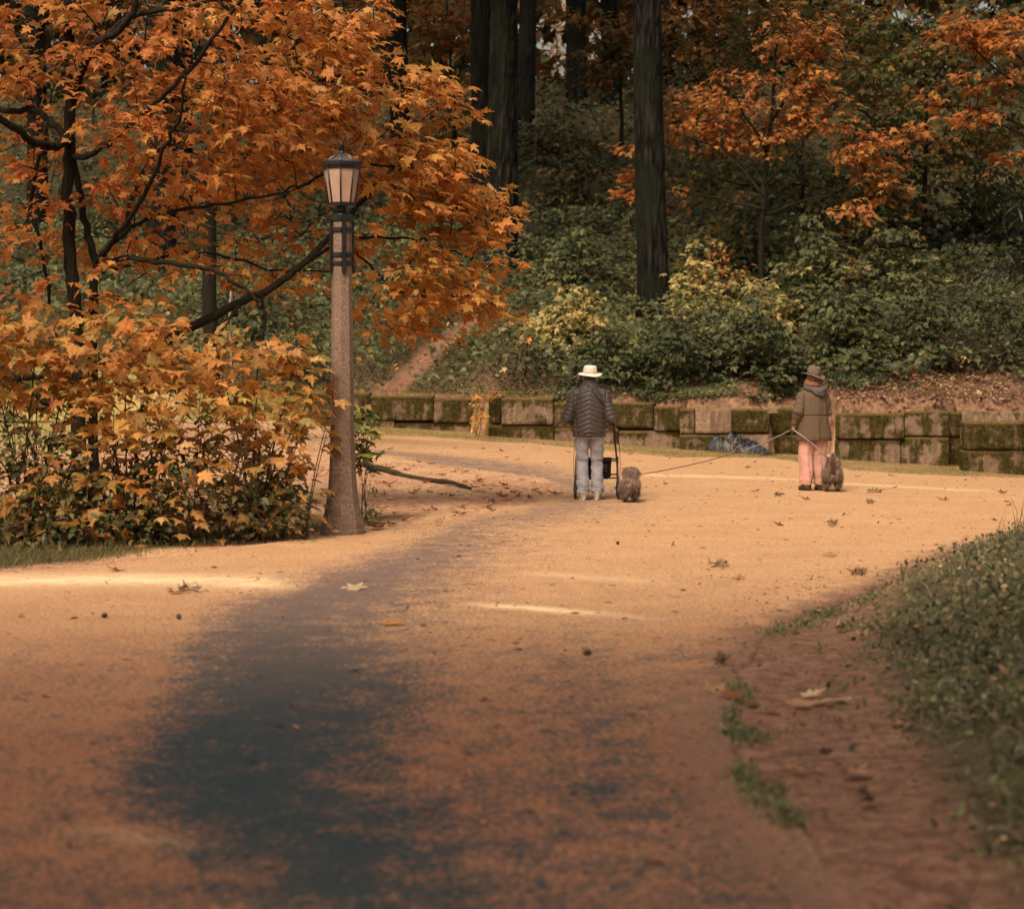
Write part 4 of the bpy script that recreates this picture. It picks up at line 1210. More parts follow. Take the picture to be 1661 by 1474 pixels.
right = lambda x, y, tt: trail_free(x, y, tt) * np.where(x > 1.5, sstep(1.2, 3.0, tt + .4 * np.sin(x)), .25 + .75 * sstep(6, 12, tt))
gc = merge([cover(52000, (-18, 20), (1.0, 26), .19, IV + OL[:3], [3, 3, 2, 1.4, 1, 1, .5], 1.15, LEAF_LO, 81, right),
            cover(26000, (-32, 34), (20, 64), .29, DK, [3, 3, 2, 1.4], 1.7, LEAF_LO, 82),
            cover(700, (-10, 18), (1.0, 26), .18, OB + YG, [1, 1, .6, 1, .2, 1, 1, .6, 1, .3], .8, LEAF_LO, 81)])
o = put('undergrowth', tri_mesh('undergrowth', *gc), M['leafg']); o['kind'] = 'stuff'
gl = merge([cover(16000, (-9, 2.2), (.7, 12), .09, [(.07, .075, .03), (.11, .10, .04), (.16, .11, .05), (.05, .055, .025)], [3, 2, 1.2, 2], .22, LEAF_OV, 83, trail_free),
            cover(4500, (1.0, 8.5), (.5, 2.6), .10, IV, [3, 3, 1, 2], .25, LEAF_LO, 86, lambda x, y, tt: sstep(.40, .60, fbm(x * .9, y * .9, 87))),
            cover(5000, (1.5, 13), (.6, 3.4), .07, [(.12, .11, .04), (.20, .10, .05), (.28, .15, .07), (.07, .08, .03)], [2, 2, 1, 2], .12, LEAF_OV, 84),
            cover(2500, (7, 13.5), (.4, 4.5), .12, [(.20, .10, .06), (.30, .17, .10), (.13, .065, .04), (.48, .34, .22)], [3, 2, 2, .7], .05, LEAF_LO, 85)])
o = put('low_ivy', tri_mesh('low_ivy', *gl), M['leafg']); o['kind'] = 'stuff'

# far wood that reads as one mass behind the crest
n = 15000
x = rng.uniform(-42, 42, n); y = rng.uniform(112, 138, n)
zt = terrain(x, y); z = zt + rng.uniform(0, 17, n)
px, py = proj(x, y, z)
gap = np.exp(-((px - 905) / 26) ** 4) * (py < 130) + .9 * np.exp(-((px - 965) / 9) ** 2) * (py < 110) + .8 * np.exp(-((px - 1112) / 16) ** 4) * (np.abs(py - 35) < 20) + .8 * np.exp(-((px - 702) / 7) ** 2) * (np.abs(py - 55) < 30) + .85 * np.exp(-((px - 18) / 12) ** 2) * (np.abs(py - 230) < 40)
keep = rng.random(n) > np.minimum(gap * 1.05, .985)
x, y, z = x[keep], y[keep], z[keep]; m = len(x)
pos = np.column_stack([x, y, z])
c = palette(m, [(.10, .05, .015), (.05, .05, .018), (.22, .10, .025), (.03, .035, .014)], [2, 3, 1, 3], .2)
fw = leaves(pos, rng.normal(0, 1, (m, 3)), norm(rng.normal(0, 1, (m, 3)) + [0, -1.2, .3]), rng.uniform(.7, 1.5, m), c, LEAF_LO, .1)
o = put('distant_wood', tri_mesh('distant_wood', *fw), M['leaf']); o['kind'] = 'stuff'

# amber foliage in the gaps of the wood, sunlight painted into bright leaf colours
n = 1300
px = np.concatenate([rng.normal(906, 22, 900), rng.normal(966, 7, 250), rng.normal(702, 7, 90), rng.normal(1112, 14, 60)]); py = np.concatenate([rng.uniform(-10, 130, 900), rng.uniform(-10, 115, 250), rng.uniform(20, 90, 90), rng.uniform(15, 55, 60)])
pos = np.array([P(a, b, 142 + rng.uniform(-3, 3)) for a, b in zip(px, py)])
sl_ = leaves(pos, rng.normal(0, 1, (n, 3)), norm(rng.normal(0, .6, (n, 3)) + [-.2, -.8, .6]), rng.uniform(.15, .36, n), palette(n, [(.88, .50, .18), (.85, .60, .30), (.60, .28, .08), (.22, .12, .04)], [2, 2, 2, 1.5], .15), LEAF_LO, .1)
o = put('sun_tinted_foliage', tri_mesh('sun_tinted_foliage', *sl_), M['leaf']); o['kind'] = 'stuff'

# dark conifer boughs hanging in from the right edge
cb = np.array([9.6, 33.0, 0.0]); cb[2] = float(terrain(cb[0], cb[1])) - .1
ct = thing('conifer', 'dark green conifer at the right edge, only its shadowy bough tips in view', 'tree', tuple(cb))
mb = MB(); mb.tube([(0, 0, 0), (0, 0, 5), (.05, 0, 14)], [.24, .2, .08], 12)
mb.build('trunk', M['firdark'], ct)
mb = MB(); nl = []
for i in range(34):
    z0 = 3.4 + i * .27 + rng.uniform(-.1, .1)
    a = PI + rng.normal(0, .9) if i % 3 else rng.uniform(0, 2 * PI)
    Lb = rng.uniform(1.5, 2.25) * (1 - .02 * i)
    d = np.array([math.cos(a), math.sin(a), 0])
    q = catmull([(0, 0, z0), d * Lb * .5 + [0, 0, z0 + .1], d * Lb + [0, 0, z0 - .35]], 8)
    mb.tube(q, [.03 - .0013 * j for j in range(len(q))], 5)
    for p_ in q[4:]:
        k_ = 26
        ax = norm(d * .7 + rng.normal(0, .6, (k_, 3)) + [0, 0, -.5])
        nl.append(leaves(p_ + rng.normal(0, .1, (k_, 3)), ax, norm(rng.normal(0, .5, (k_, 3)) + [0, 0, 1]), rng.uniform(.14, .34, k_), palette(k_, [(.012, .022, .012), (.02, .03, .016)], [1, 1]), (NEEDLE[0] * [1.3, 1, 1], NEEDLE[1])))
mb.build('branches', M['bark'], ct)
V, T, C = merge(nl)
put('needles', tri_mesh('needles', V, T, C), M['leafg'], ct)


# ---------------------------------------------------- grass, weeds and edge plants near the path (stuff)
def blades(x, y, size, cols, w, lean=.5, tpl=BLADE, up=1.0, dz=0.0):
    m = len(x)
    pos = np.column_stack([x, y, terrain(x, y) + dz])
    ax = norm(np.column_stack([rng.normal(0, lean, m), rng.normal(0, lean, m), np.full(m, up)]))
    nr = norm(np.column_stack([rng.normal(0, 1, m), rng.normal(-.6, 1, m), rng.normal(.1, .3, m)]))
    return leaves(pos, ax, nr, size * rng.uniform(.5, 1.3, m), palette(m, cols, w, .2), tpl, .1)


def scatter(n, xr, yr, f):
    x = rng.uniform(*xr, n); y = yr[0] + (yr[1] - yr[0]) * rng.random(n) ** 1.2
    k = rng.random(n) < f(x, y)
    return x[k], y[k]


bank = lambda x, y: sstep(-.25, .85, (x - np.interp(y, BANKY, BANKX)) + 1.1 * (fbm(x * 1.8, y * 1.8, 91) - .5)) ** 1.3 * (1 - sstep(4.5, 5.5, x - np.interp(y, BANKY, BANKX)))
BG = [(.088, .104, .050), (.13, .138, .062), (.20, .18, .09), (.30, .23, .13), (.055, .070, .034), (.30, .17, .10)]
sets = []
x, y = scatter(60000, (1.3, 11), (5.0, 27), bank)
xn, yn = scatter(42000, (1.2, 5.5), (4.8, 14), bank)
x, y = np.concatenate([x, xn]), np.concatenate([y, yn])
pos = np.column_stack([x, y, terrain(x, y) + rng.uniform(.0, .12, len(x)) * (.3 + 1.2 * fbm(x * 1.5, y * 1.5, 93))]); m = len(x)
cc = palette(m, BG, [3, 3, 1.4, 1, 3, .25], .2) * (.45 + 1.1 * fbm(x * 1.3, y * 1.3, 94)[:, None])
sets.append(leaves(pos, norm(rng.normal(0, 1, (m, 3)) + [-.3, -.5, 0]), norm(rng.normal(0, .5, (m, 3)) + [-.2, -.3, .8]), rng.uniform(.022, .06, m), cc, LEAF_OV, .1))
x, y = scatter(26000, (1.3, 11), (5.0, 27), bank)
sets.append(blades(x, y, .13, BG, [1.5, 2, 2.2, 2, 1, .3], .9))
x, y = scatter(14000, (1.2, 5.5), (4.8, 14), bank)
sets.append(blades(x, y, .10, BG, [1.5, 2, 2.2, 2, 1, .3], 1.0))
x, y = scatter(420, (2.2, 9), (14, 26), bank)
sets.append(blades(x, y, .36, [(.20, .15, .08), (.12, .11, .05), (.28, .20, .10)], [1, 1, 1], .25, (BLADE[0] * [.45, 1, 1], BLADE[1])))
o = put('bank_plants', tri_mesh('bank_plants', *merge(sets)), M['grass']); o['kind'] = 'stuff'

# weeds in a ragged line along the right edge of the path
ex, ey = [], []
for (a, b, sp, n_) in [((1255, 1025), (1310, 1008), 14, 700), ((1320, 1000), (1365, 985), 10, 400), ((1380, 985), (1440, 960), 14, 600), ((1190, 1110), (1200, 1140), 14, 420), ((1185, 1180), (1205, 1200), 16, 380), ((1205, 1240), (1225, 1290), 16, 460), ((1230, 1280), (1285, 1340), 18, 900), ((1440, 950), (1490, 925), 16, 500), ((1180, 1150), (1190, 1170), 10, 140), ((1200, 1195), (1250, 1190), 16, 200), ((1320, 1055), (1330, 1050), 8, 60)]:
    for i in range(n_):
        f_ = rng.random()
        g = G(a[0] + (b[0] - a[0]) * f_ + rng.normal(0, sp), a[1] + (b[1] - a[1]) * f_ + rng.normal(0, sp * .35))
        ex.append(g[0]); ey.append(g[1])
ex, ey = np.array(ex), np.array(ey)
kk = rng.random(len(ex)) < .55 * fbm(ex * 5, ey * 5, 97) * 2 - .1
ex, ey = ex[kk], ey[kk]
m = len(ex)
pos = np.column_stack([ex, ey, terrain(ex, ey) + rng.uniform(.003, .022, m)])
sets = [leaves(pos, norm(rng.normal(0, 1, (m, 3)) + [0, 0, .1]), norm(rng.normal(0, .5, (m, 3)) + [0, -.3, .8]), rng.uniform(.012, .034, m), palette(m, [(.10, .14, .055), (.16, .18, .075), (.06, .09, .035), (.24, .2, .10)], [3, 2, 2, .8], .2), LEAF_OV, .1),
        blades(ex[::3], ey[::3], .06, BG, [2, 2, 2, 2, .5, 0], .8)]
o = put('edge_weeds', tri_mesh('edge_weeds', *merge(sets)), M['grass']); o['kind'] = 'stuff'

# grass strip under the left bushes
strip = lambda x, y: sstep(.15, .5, path_left(y) - x) * (1 - sstep(1.6, 2.4, path_left(y) - x)) * (fbm(x * 2, y * 2, 95) ** .5)
x, y = scatter(30000, (-9, -1.0), (17.0, 23.5), strip)
sg = [blades(x, y, .085, [(.12, .12, .04), (.20, .18, .06), (.08, .085, .03), (.26, .2, .08)], [2, 2, 2, 1], .6)]
o = put('bush_edge_grass', tri_mesh('bush_edge_grass', *merge(sg)), M['grass']); o['kind'] = 'stuff'

# verge and wall-top grass
n = 26000
vx_ = rng.uniform(VB[0, 0], VB[-1, 0], n)
a0 = np.interp(vx_, VB[:, 0], VB[:, 1]); a1 = np.interp(vx_, WX, WY) - .05
vy_ = a0 + (a1 - a0) * rng.random(n) ** .8
k = (rng.random(n) < sstep(.35, .6, fbm(vx_ * 1.1, vy_ * 1.1, 96)) * 1.0 + .12)
sv = [blades(vx_[k], vy_[k], .10, [(.22, .20, .06), (.34, .28, .09), (.13, .14, .045), (.42, .27, .10)], [3, 2, 2, 1.4], .7)]
o = put('verge_grass', tri_mesh('verge_grass', *merge(sv)), M['grass']); o['kind'] = 'stuff'
n = 9000
tx_ = rng.uniform(-6.5, 12, n)
ty_ = np.interp(tx_, WX, WY) + rng.uniform(.0, 1.1, n)
dz_ = np.where(ty_ - np.interp(tx_, WX, WY) < .62, .02, .0)
left_ = rng.random(n) < np.where(tx_ < 4.2, 1.0, .35)
m = left_.sum(); tx_, ty_ = tx_[left_], ty_[left_]
pz = np.maximum(terrain(tx_, ty_ + .5) - .10, terrain(tx_, ty_))
pos = np.column_stack([tx_, ty_, pz])
ax = norm(np.column_stack([rng.normal(0, .6, m), rng.normal(-.3, .5, m), np.full(m, .8)]))
wc_ = palette(m, [(.24, .19, .06), (.15, .13, .05), (.34, .22, .09), (.10, .10, .04)], [3, 3, 1.5, 2], .2)
wb_ = palette(m, [(.28, .16, .09), (.20, .13, .07), (.14, .12, .05), (.36, .23, .13)], [3, 2, 1.5, 1], .2)
kx_ = sstep(.5, 3.0, tx_)[:, None]
gw = leaves(pos, ax, norm(rng.normal(0, 1, (m, 3))), rng.uniform(.04, .13, m) * (1 - .35 * kx_[:, 0]), wc_ * (1 - kx_) + wb_ * kx_, BLADE, .1)
o = put('wall_top_grass', tri_mesh('wall_top_grass', *gw), M['grass']); o['kind'] = 'stuff'
# loose flecks, needles and crumbs lying on path and shoulder
n = 9000
yy = rng.uniform(7, 50, n); xx = rng.uniform(-9, 13, n) * (.3 + yy / 50)
k = (hill_t(xx, yy) < -.3)
sh = (xx < path_left(yy)) | (rng.random(n) < .40)
k &= sh
xx, yy = xx[k], yy[k]; m = len(xx)
pos = np.column_stack([xx, yy, np.maximum(terrain(xx, yy), groundz(xx, yy) + .006) + .004])
fl = leaves(pos, norm(np.column_stack([rng.normal(0, 1, m), rng.normal(0, 1, m), rng.normal(0.05, .1, m)])), norm(rng.normal(0, .25, (m, 3)) + [0, 0, 1]), rng.uniform(.02, .075, m), palette(m, [(.12, .055, .03), (.22, .09, .045), (.06, .035, .02), (.42, .24, .12)], [3, 2, 2, 1], .25), (LEAF_OV[0] * [.6, 1, .6], LEAF_OV[1]), .1)
n = 2600
yy = rng.uniform(6, 18, n); xx = np.interp(yy, BANKY, BANKX) + rng.uniform(-1.0, .25, n)
pos = np.column_stack([xx, yy, np.maximum(terrain(xx, yy), 0) + .003])
gr_ = leaves(pos, norm(np.column_stack([rng.normal(0, 1, (n, 2)), rng.normal(.1, .15, n)])), norm(rng.normal(0, .4, (n, 3)) + [0, 0, 1]), rng.uniform(.008, .04, n), palette(n, [(.12, .07, .045), (.22, .13, .085), (.05, .035, .025), (.34, .22, .14), (.08, .085, .04)], [3, 3, 2, .8, 1], .25), (LEAF_OV[0] * [.7, 1, .6], LEAF_OV[1]), .1)
fl = merge([fl, gr_])
o = put('leaf_litter', tri_mesh('leaf_litter', *fl), M['grass']); o['kind'] = 'stuff'

# unseen tree added beside the camera so its crown shades the near path
sb = np.array([-5.6, 1.5, 0.0]); sb[2] = float(terrain(-5.6, 2.5)) - .1
st_ = thing('maple_tree', 'unseen maple added beside the viewpoint, its crown shading the near part of the path', 'tree', tuple(sb))
mb = MB()
trk = limb(mb, [(0, 0, 0), (.1, .1, 3), (.3, .2, 6), (.6, .4, 9)], .32, .14, 12)
n = 520
cen = np.column_stack([rng.uniform(-8.5, 6.5, n), rng.uniform(-6, 8.6, n), rng.uniform(5.8, 9.5, n)])
cen = cen[(cen[:, 2] > 5.4) & (((cen[:, 0] + 1) / 8.5) ** 2 + ((cen[:, 1] - 1) / 7.8) ** 2 < 1)]
for a_ in ((2.5, 3.0), (5.5, 2.0), (8.5, 1.5), (3.0, -3.5), (7.5, 5.0), (-1.5, 4), (.5, 6.0)):
    trk = np.vstack([trk, limb(mb, [(.2, .2, 4.6), (a_[0] * .4, a_[1] * .4, 6.3), (a_[0], a_[1], 7.6)], .12, .03, 7)])
grow_twigs(mb, list(trk), cen - sb, .012, np.zeros(3))
mb.build('trunk', M['bark'], st_)  # trunk of the added unseen maple
V, T, C_l = sprays(cen - sb, outward_from(cen, sb), .75, 26, .21, OR, [3, 3, 2, 1, 1], LEAF_LO)
put('crown', tri_mesh('crown', V, T, C_l), M['leaf'], st_)  # crown of the added unseen maple, there to shade the near path

# ================================================================== PEOPLE, DOGS AND THEIR THINGS
def solid(parts, voxel, smooth=3, name='solid'):
    """parts: tubes (pts, radii[, sides, flat]) fused by voxel remesh into ONE continuous surface"""
    mb = MB()
    for p_ in parts:
        mb.tube(p_[0], p_[1], p_[2] if len(p_) > 2 else 14, p_[3] if len(p_) > 3 else None)
    m = mb.mesh(name)
    o = bpy.data.objects.new('tmp', m); COL.objects.link(o)
    md = o.modifiers.new('r', 'REMESH'); md.mode = 'VOXEL'; md.voxel_size = voxel; md.use_smooth_shade = True
    if smooth:
        md = o.modifiers.new('s', 'SMOOTH'); md.iterations = smooth; md.factor = .5
    dg = bpy.context.evaluated_depsgraph_get(); dg.update()
    r = bpy.data.meshes.new_from_object(o.evaluated_get(dg))
    bpy.data.objects.remove(o); bpy.data.meshes.remove(m)
    r.name = name
    r.polygons.foreach_set('use_smooth', np.ones(len(r.polygons), bool))
    return r


def coords(m):
    a = np.empty(len(m.vertices) * 3, np.float32); m.vertices.foreach_get('co', a)
    return a.reshape(-1, 3).astype(float)


def vnormals(m):
    a = np.empty(len(m.vertices) * 3, np.float32); m.vertices.foreach_get('normal', a)
    return a.reshape(-1, 3).astype(float)


def displace(m, fn):
    c = coords(m); nrm = vnormals(m)
    d = fn(c, nrm)
    c = c + nrm * d[:, None]
    m.vertices.foreach_set('co', c.astype(np.float32).ravel()); m.update()
    return m


def n3(c, s, seed=0):
    return (fbm(c[:, 0] * s + c[:, 2] * s * .6, c[:, 1] * s - c[:, 2] * s * .8, seed) + fbm(c[:, 2] * s, c[:, 0] * s * 1.1 + 3, seed + 4)) / 2


def ring(z, cx, cy, rx, ry_):
    return (cx, cy, z), (rx, ry_)


def stack(rs):
    return [r[0] for r in rs], [r[1] for r in rs], 24, (1, 0, 0)


def capsule(pts, rad, sides=14):
    """tube with rounded tips"""
    pts = [Vector(p) for p in pts]
    rad = list(rad) if isinstance(rad, (list, tuple)) else [rad] * len(pts)
    d0 = (pts[0] - pts[1]).normalized(); d1 = (pts[-1] - pts[-2]).normalized()
    P0 = [pts[0] + d0 * rad[0] * .9, pts[0] + d0 * rad[0] * .6]
    P1 = [pts[-1] + d1 * rad[-1] * .6, pts[-1] + d1 * rad[-1] * .9]
    return P0 + pts + P1, [rad[0] * .42, rad[0] * .8] + rad + [rad[-1] * .8, rad[-1] * .42], sides


def hand_parts(w, d, palm_n, side, grip=.85, s=1.0):
    """w wrist, d direction of the hand, palm_n direction the palm faces, side +1/-1: where the thumb is"""
    w, d, pn = Vector(w), Vector(d).normalized(), Vector(palm_n)
    pn = (pn - d * pn.dot(d)).normalized()
    sd = d.cross(pn).normalized() * side
    out = [capsule([w, w + d * .03 * s], [.026 * s, .028 * s]),
           ([w + d * .015 * s, w + d * .05 * s, w + d * .09 * s], [(.026 * s, .016 * s), (.040 * s, .017 * s), (.040 * s, .014 * s)], 12, tuple(sd))]
    for i, (off, ln) in enumerate([(.030, .072), (.010, .080), (-.010, .075), (-.030, .060)]):
        p0 = w + d * .082 * s + sd * off * s
        pts = [p0]
        ang = 0
        for j, f in enumerate((.45, .32, .27)):
            ang += grip * (.9 + .12 * i * .3) * (1.0 if j else .8)
            v = d * math.cos(ang) + pn * math.sin(ang)
            pts.append(pts[-1] + v * ln * f * s)
        out.append(capsule(pts, [.0095 * s, .009 * s, .0085 * s, .0075 * s], 8))
    t0 = w + d * .03 * s + sd * .028 * s
    out.append(capsule([t0, t0 + (d * .5 + sd * .8 + pn * .2).normalized() * .035 * s, t0 + (d * .5 + sd * .8 + pn * .2).normalized() * .035 * s + (d * .7 + pn * .8).normalized() * .03 * s], [.013 * s, .011 * s, .009 * s], 8))
    return out


def head_parts(c, f, u, s=1.0):
    """c centre of the skull, f facing, u up"""
    c, f, u = Vector(c), Vector(f).normalized(), Vector(u).normalized()
    r = f.cross(u).normalized()
    L_ = lambda a, b, z: c + r * a * s + f * b * s + u * z * s
    out = [([L_(0, -.005, -.10), L_(0, -.005, -.06), L_(0, -.01, 0), L_(0, -.012, .05), L_(0, -.012, .09), L_(0, -.012, .115)],
            [(.045 * s, .055 * s), (.062 * s, .082 * s), (.074 * s, .096 * s), (.074 * s, .096 * s), (.058 * s, .076 * s), (.02 * s, .03 * s)], 20, tuple(r)),
           ([L_(0, .035, -.125), L_(0, .035, -.10), L_(0, .035, -.05), L_(0, .035, .0)], [(.026 * s, .028 * s), (.042 * s, .045 * s), (.056 * s, .055 * s), (.06 * s, .05 * s)], 16, tuple(r)),
           capsule([L_(0, .088, .012), L_(0, .104, -.022)], [.008 * s, .013 * s], 8),           # nose
           capsule([L_(-.045, .082, .025), L_(0, .090, .030), L_(.045, .082, .025)], .010 * s, 8),  # brow
           capsule([L_(-.018, .088, -.058), L_(.018, .088, -.058)], .007 * s, 8),
           capsule([L_(-.018, .086, -.068), L_(.018, .086, -.068)], .008 * s, 8),
           capsule([L_(0, .078, -.105), L_(0, .082, -.108)], .018 * s, 8)]
    for q in (-1, 1):
        out.append(capsule([L_(q * .076, -.012, .022), L_(q * .084, -.020, .012), L_(q * .080, -.008, -.026)], [.010 * s, .012 * s, .008 * s], 8))
    eyes = [L_(q * .032, .080, .008) for q in (-1, 1)]
    return out, eyes


def eye(parent, p, f):
    m = MB()
    m.lathe([(.001, -.012), (.008, -.009), (.012, 0), (.008, .009), (.001, .012)], 12, tuple(p))
    return m.build('eye', M['eye'], parent)


M['skin'] = mat_plain('skin', (.50, .27, .18), .55, 0, .15, 40, .1)
M['eye'] = mat_plain('eyeball', (.5, .45, .4), .3, 0, .1, 5, 0)
M['jeans'] = mat_plain('washed_jeans', (.35, .35, .385), .9, 0, .14, 7, .2, .1, .004)
M['pink'] = mat_plain('pink_cotton', (.56, .32, .255), .9, 0, .10, 6, .2, .1, .004)
M['puffer'] = mat_plain('dark_puffer_nylon', (.062, .050, .045), .5, 0, .15, 60, .15, .35, .002)
M['olive'] = mat_plain('olive_brown_cloth', (.125, .090, .058), .75, 0, .12, 90, .2, .2, .002)
M['hood'] = mat_plain('grey_lining', (.12, .11, .105), .85, 0, .3, 26, .3, .2)
M['strapm'] = mat_plain('dark_strap', (.07, .055, .05), .8, 0, .3, 40, .2)
M['scarf'] = mat_plain('rust_scarf', (.26, .135, .07), .95, 0, .4, 60, .6, .1, .006)
M['whitehat'] = mat_plain('cream_canvas', (.82, .76, .66), .85, 0, .12, 50, .2, .1)
M['brownhat'] = mat_plain('brown_felt', (.19, .15, .118), .95, 0, .3, 50, .3, .1)
M['hair'] = mat_plain('light_brown_hair', (.22, .15, .10), .6, 0, .4, 70, .6, .3)
M['greyhair'] = mat_plain('grey_hair', (.22, .20, .19), .6, 0, .4, 70, .6, .3)
M['shoe'] = mat_plain('pale_trainers', (.55, .44, .34), .7, 0, .3, 30, .2)
M['sole'] = mat_plain('pale_sole', (.68, .58, .46), .7, 0, .2, 30, .2)
M['brownshoe'] = mat_plain('brown_shoe', (.13, .08, .055), .5, 0, .3, 30, .2)
M['darksole'] = mat_plain('dark_sole', (.025, .022, .02), .8, 0, .2, 30, .2)


def shoe(parent, x, y, rz, mat, solemat, lift=0.0, L_=.27, tilt=0):
    m = solid([([(0, -.10, .055), (0, -.06, .06), (0, .0, .055), (0, .07, .045), (0, .13, .038), (0, .155, .035)],
                [(.030, .048), (.040, .052), (.043, .048), (.047, .038), (.038, .028), (.015, .014)], 16, (1, 0, 0)),
               ([(0, -.055, .05), (0, -.055, .10), (0, -.052, .125)], [(.040, .045), (.040, .046), (.042, .048)], 16, (1, 0, 0))], .008, 3, 'shoe')
    o = put('shoe', m, mat, parent)
    o.location = (x, y, lift); o.rotation_euler = (tilt, 0, rz)
    k = MB()
    n = 24
    out = []
    for i in range(n):
        a = 2 * PI * i / n
        yy = .135 * math.sin(a) + .022
        wd = (.043 + .008 * math.sin(a * 1.0 - .2)) * (1 if math.sin(a) > -.2 else .95)
        out.append((wd * math.cos(a), yy))
    vs = [(a, b, .0) for a, b in out] + [(a * 1.02, b * 1.01, .028) for a, b in out]
    k.add(vs, [tuple(range(n))[::-1], tuple(range(n, 2 * n))] + [(i, (i + 1) % n, n + (i + 1) % n, n + i) for i in range(n)], False)
    k.build('sole', solemat, o)
    return o


# ------------------------------------------------------------ the man with the walker
g = G(956, 811)
man = thing('person', 'person in dark quilted jacket, grey jeans and white sun hat pushing a walker', 'person', (g[0], g[1], g[2] + .006))
HIP = (.0, .0)
hp, eyes = head_parts((.015, .215, 1.60), (.05, 1, -.35), (0, .25, 1))
lf, rf = (-.085, -.02), (.105, .055)     # feet
lg = {-1: [(-.095, .02, .90), (-.10, .04, .50), (lf[0], lf[1] - .05, .09)], 1: [(.095, .02, .90), (.105, .07, .50), (rf[0], rf[1] - .05, .09)]}
SH = {-1: (-.178, .085, 1.375), 1: (.178, .085, 1.375)}
EL = {-1: (-.300, .0, 1.055), 1: (.290, .0, 1.06)}
WR = {-1: (-.215, .225, .985), 1: (.290, .235, .985)}
parts = hp + [
    stack([ring(.86, 0, .0, .15, .10), ring(1.0, 0, .02, .145, .105), ring(1.15, 0, .05, .155, .11), ring(1.32, 0, .085, .17, .115), ring(1.42, 0, .11, .15, .09), ring(1.47, .005, .13, .08, .07), ring(1.52, .01, .165, .058, .06), ring(1.57, .012, .19, .055, .06)])]
for q in (-1, 1):
    parts.append(capsule(lg[q], [.088, .062, .045]))
    parts.append(capsule([SH[q], EL[q], WR[q]], [.058, .046, .030]))
    parts.append(([(lf if q < 0 else rf) + (.07,), ((lf if q < 0 else rf)[0], (lf if q < 0 else rf)[1] + .1, .05)], [.04, .03], 12))
    d = Vector((0.02, .95, -.30))
    parts += hand_parts(WR[q], d, (0, -.2, -1), -q, .85)
body = put('body', solid(parts, .006, 2, 'body'), M['skin'], man)
for e in eyes:
    eye(man, e, None)
m = solid([capsule([(-.05, .17, 1.565), (.015, .15, 1.57), (.075, .18, 1.565)], [.03, .045, .03]), capsule([(-.05, .16, 1.60), (.015, .14, 1.61), (.08, .17, 1.60)], [.03, .045, .03])], .008, 3, 'hair')
put('hair', displace(m, lambda c, n: .012 * (n3(c, 60, 3) - .5)), M['greyhair'], man)

# jacket
jp = [stack([ring(.835, -.005, .0, .215, .155), ring(.86, -.005, .0, .218, .160), ring(.95, -.005, .01, .212, .158), ring(1.08, 0, .035, .212, .160), ring(1.22, 0, .065, .222, .165), ring(1.34, 0, .09, .216, .156), ring(1.42, 0, .105, .170, .132), ring(1.47, .005, .125, .120, .105), ring(1.50, .008, .145, .096, .095), ring(1.565, .012, .18, .092, .092)])]
for q in (-1, 1):
    jp.append(capsule([(SH[q][0] * .6, .09, 1.40), SH[q], EL[q], (WR[q][0] * .93 + EL[q][0] * .07, WR[q][1] - .045, WR[q][2] + .03)], [.078, .088, .080, .054]))


def puff(c, n):
    x, y, z = c[:, 0], c[:, 1], c[:, 2]
    sleeve = sstep(.20, .235, np.abs(x) + .10 * (1.30 - z))
    ph_t = (z + .42 * np.abs(x) - .12 * (y - .05)) / .060
    ph_s = (z - .35 * np.abs(x) + .25 * y) / .062
    a = np.abs(np.sin(PI * ph_t)) ** .45
    b = np.abs(np.sin(PI * ph_s)) ** .45
    coll = sstep(1.48, 1.50, z)
    d = (.013 * (a * (1 - sleeve) + b * sleeve) - .006) * (1 - .5 * coll)
    seam = np.exp(-((np.abs(x) + .10 * (1.30 - z) - .212) / .010) ** 2) * .012 * (z < 1.45)
    hem = np.exp(-((z - .868) / .007) ** 2) * .010
    return d - seam - hem + .012 * (n3(c, 7, 5) - .5) + .006 * (n3(c, 26, 6) - .5)


put('jacket', displace(solid(jp, .0062, 3, 'jacket'), puff), M['puffer'], man)
# jeans
tp = [stack([ring(.80, 0, .005, .175, .12), ring(.86, 0, .0, .178, .125), ring(.93, 0, .0, .165, .12)])]
for q in (-1, 1):
    a, b, c_ = lg[q]
    tp.append(([(a[0] * .98, a[1], .88), (a[0], a[1] + .005, .74), (b[0] * .98, b[1] - .0, .50), (c_[0] * .55 + b[0] * .45, c_[1] * .6 + b[1] * .4, .28), (c_[0], c_[1] + .01, .125), (c_[0], c_[1] + .02, .105)], [.098, .094, .082, .080, .085, .086], 18))
wr = lambda amp, f, s_: (lambda c, n: amp * (fbm(c[:, 2] * f + c[:, 0] * 3, c[:, 0] * 5 + c[:, 1] * 5 + c[:, 2] * 2, s_) - .5) * (.5 + 1.3 * np.exp(-((c[:, 2] - .16) / .12) ** 2) + .9 * np.exp(-((c[:, 2] - .5) / .09) ** 2) + .6 * np.exp(-((c[:, 2] - .78) / .06) ** 2)))
put('jeans', displace(solid(tp, .0075, 3, 'jeans'), lambda c, n: wr(.026, 15, 7)(c, n) + .020 * (fbm(c[:, 0] * 22 + c[:, 2] * 9, c[:, 2] * 13 - c[:, 1] * 12, 33) - .5)), M['jeans'], man)
for k_ in (shoe(man, lf[0], lf[1], .06, M['shoe'], M['sole']), shoe(man, rf[0], rf[1], -.10, M['shoe'], M['sole'])):
    k_.scale = (1.12, 1.1, 1.05)
# sling strap over the right shoulder
sp = catmull([(-.075, .075, 1.535), (-.02, .010, 1.50), (.06, -.045, 1.42), (.125, -.075, 1.34), (.185, -.065, 1.27)], 5)
m = MB(); m.tube(sp, [(.019, .006)] * len(sp), 8, (.6, 0, .8)); m.build('sling_strap', M['strapm'], man)


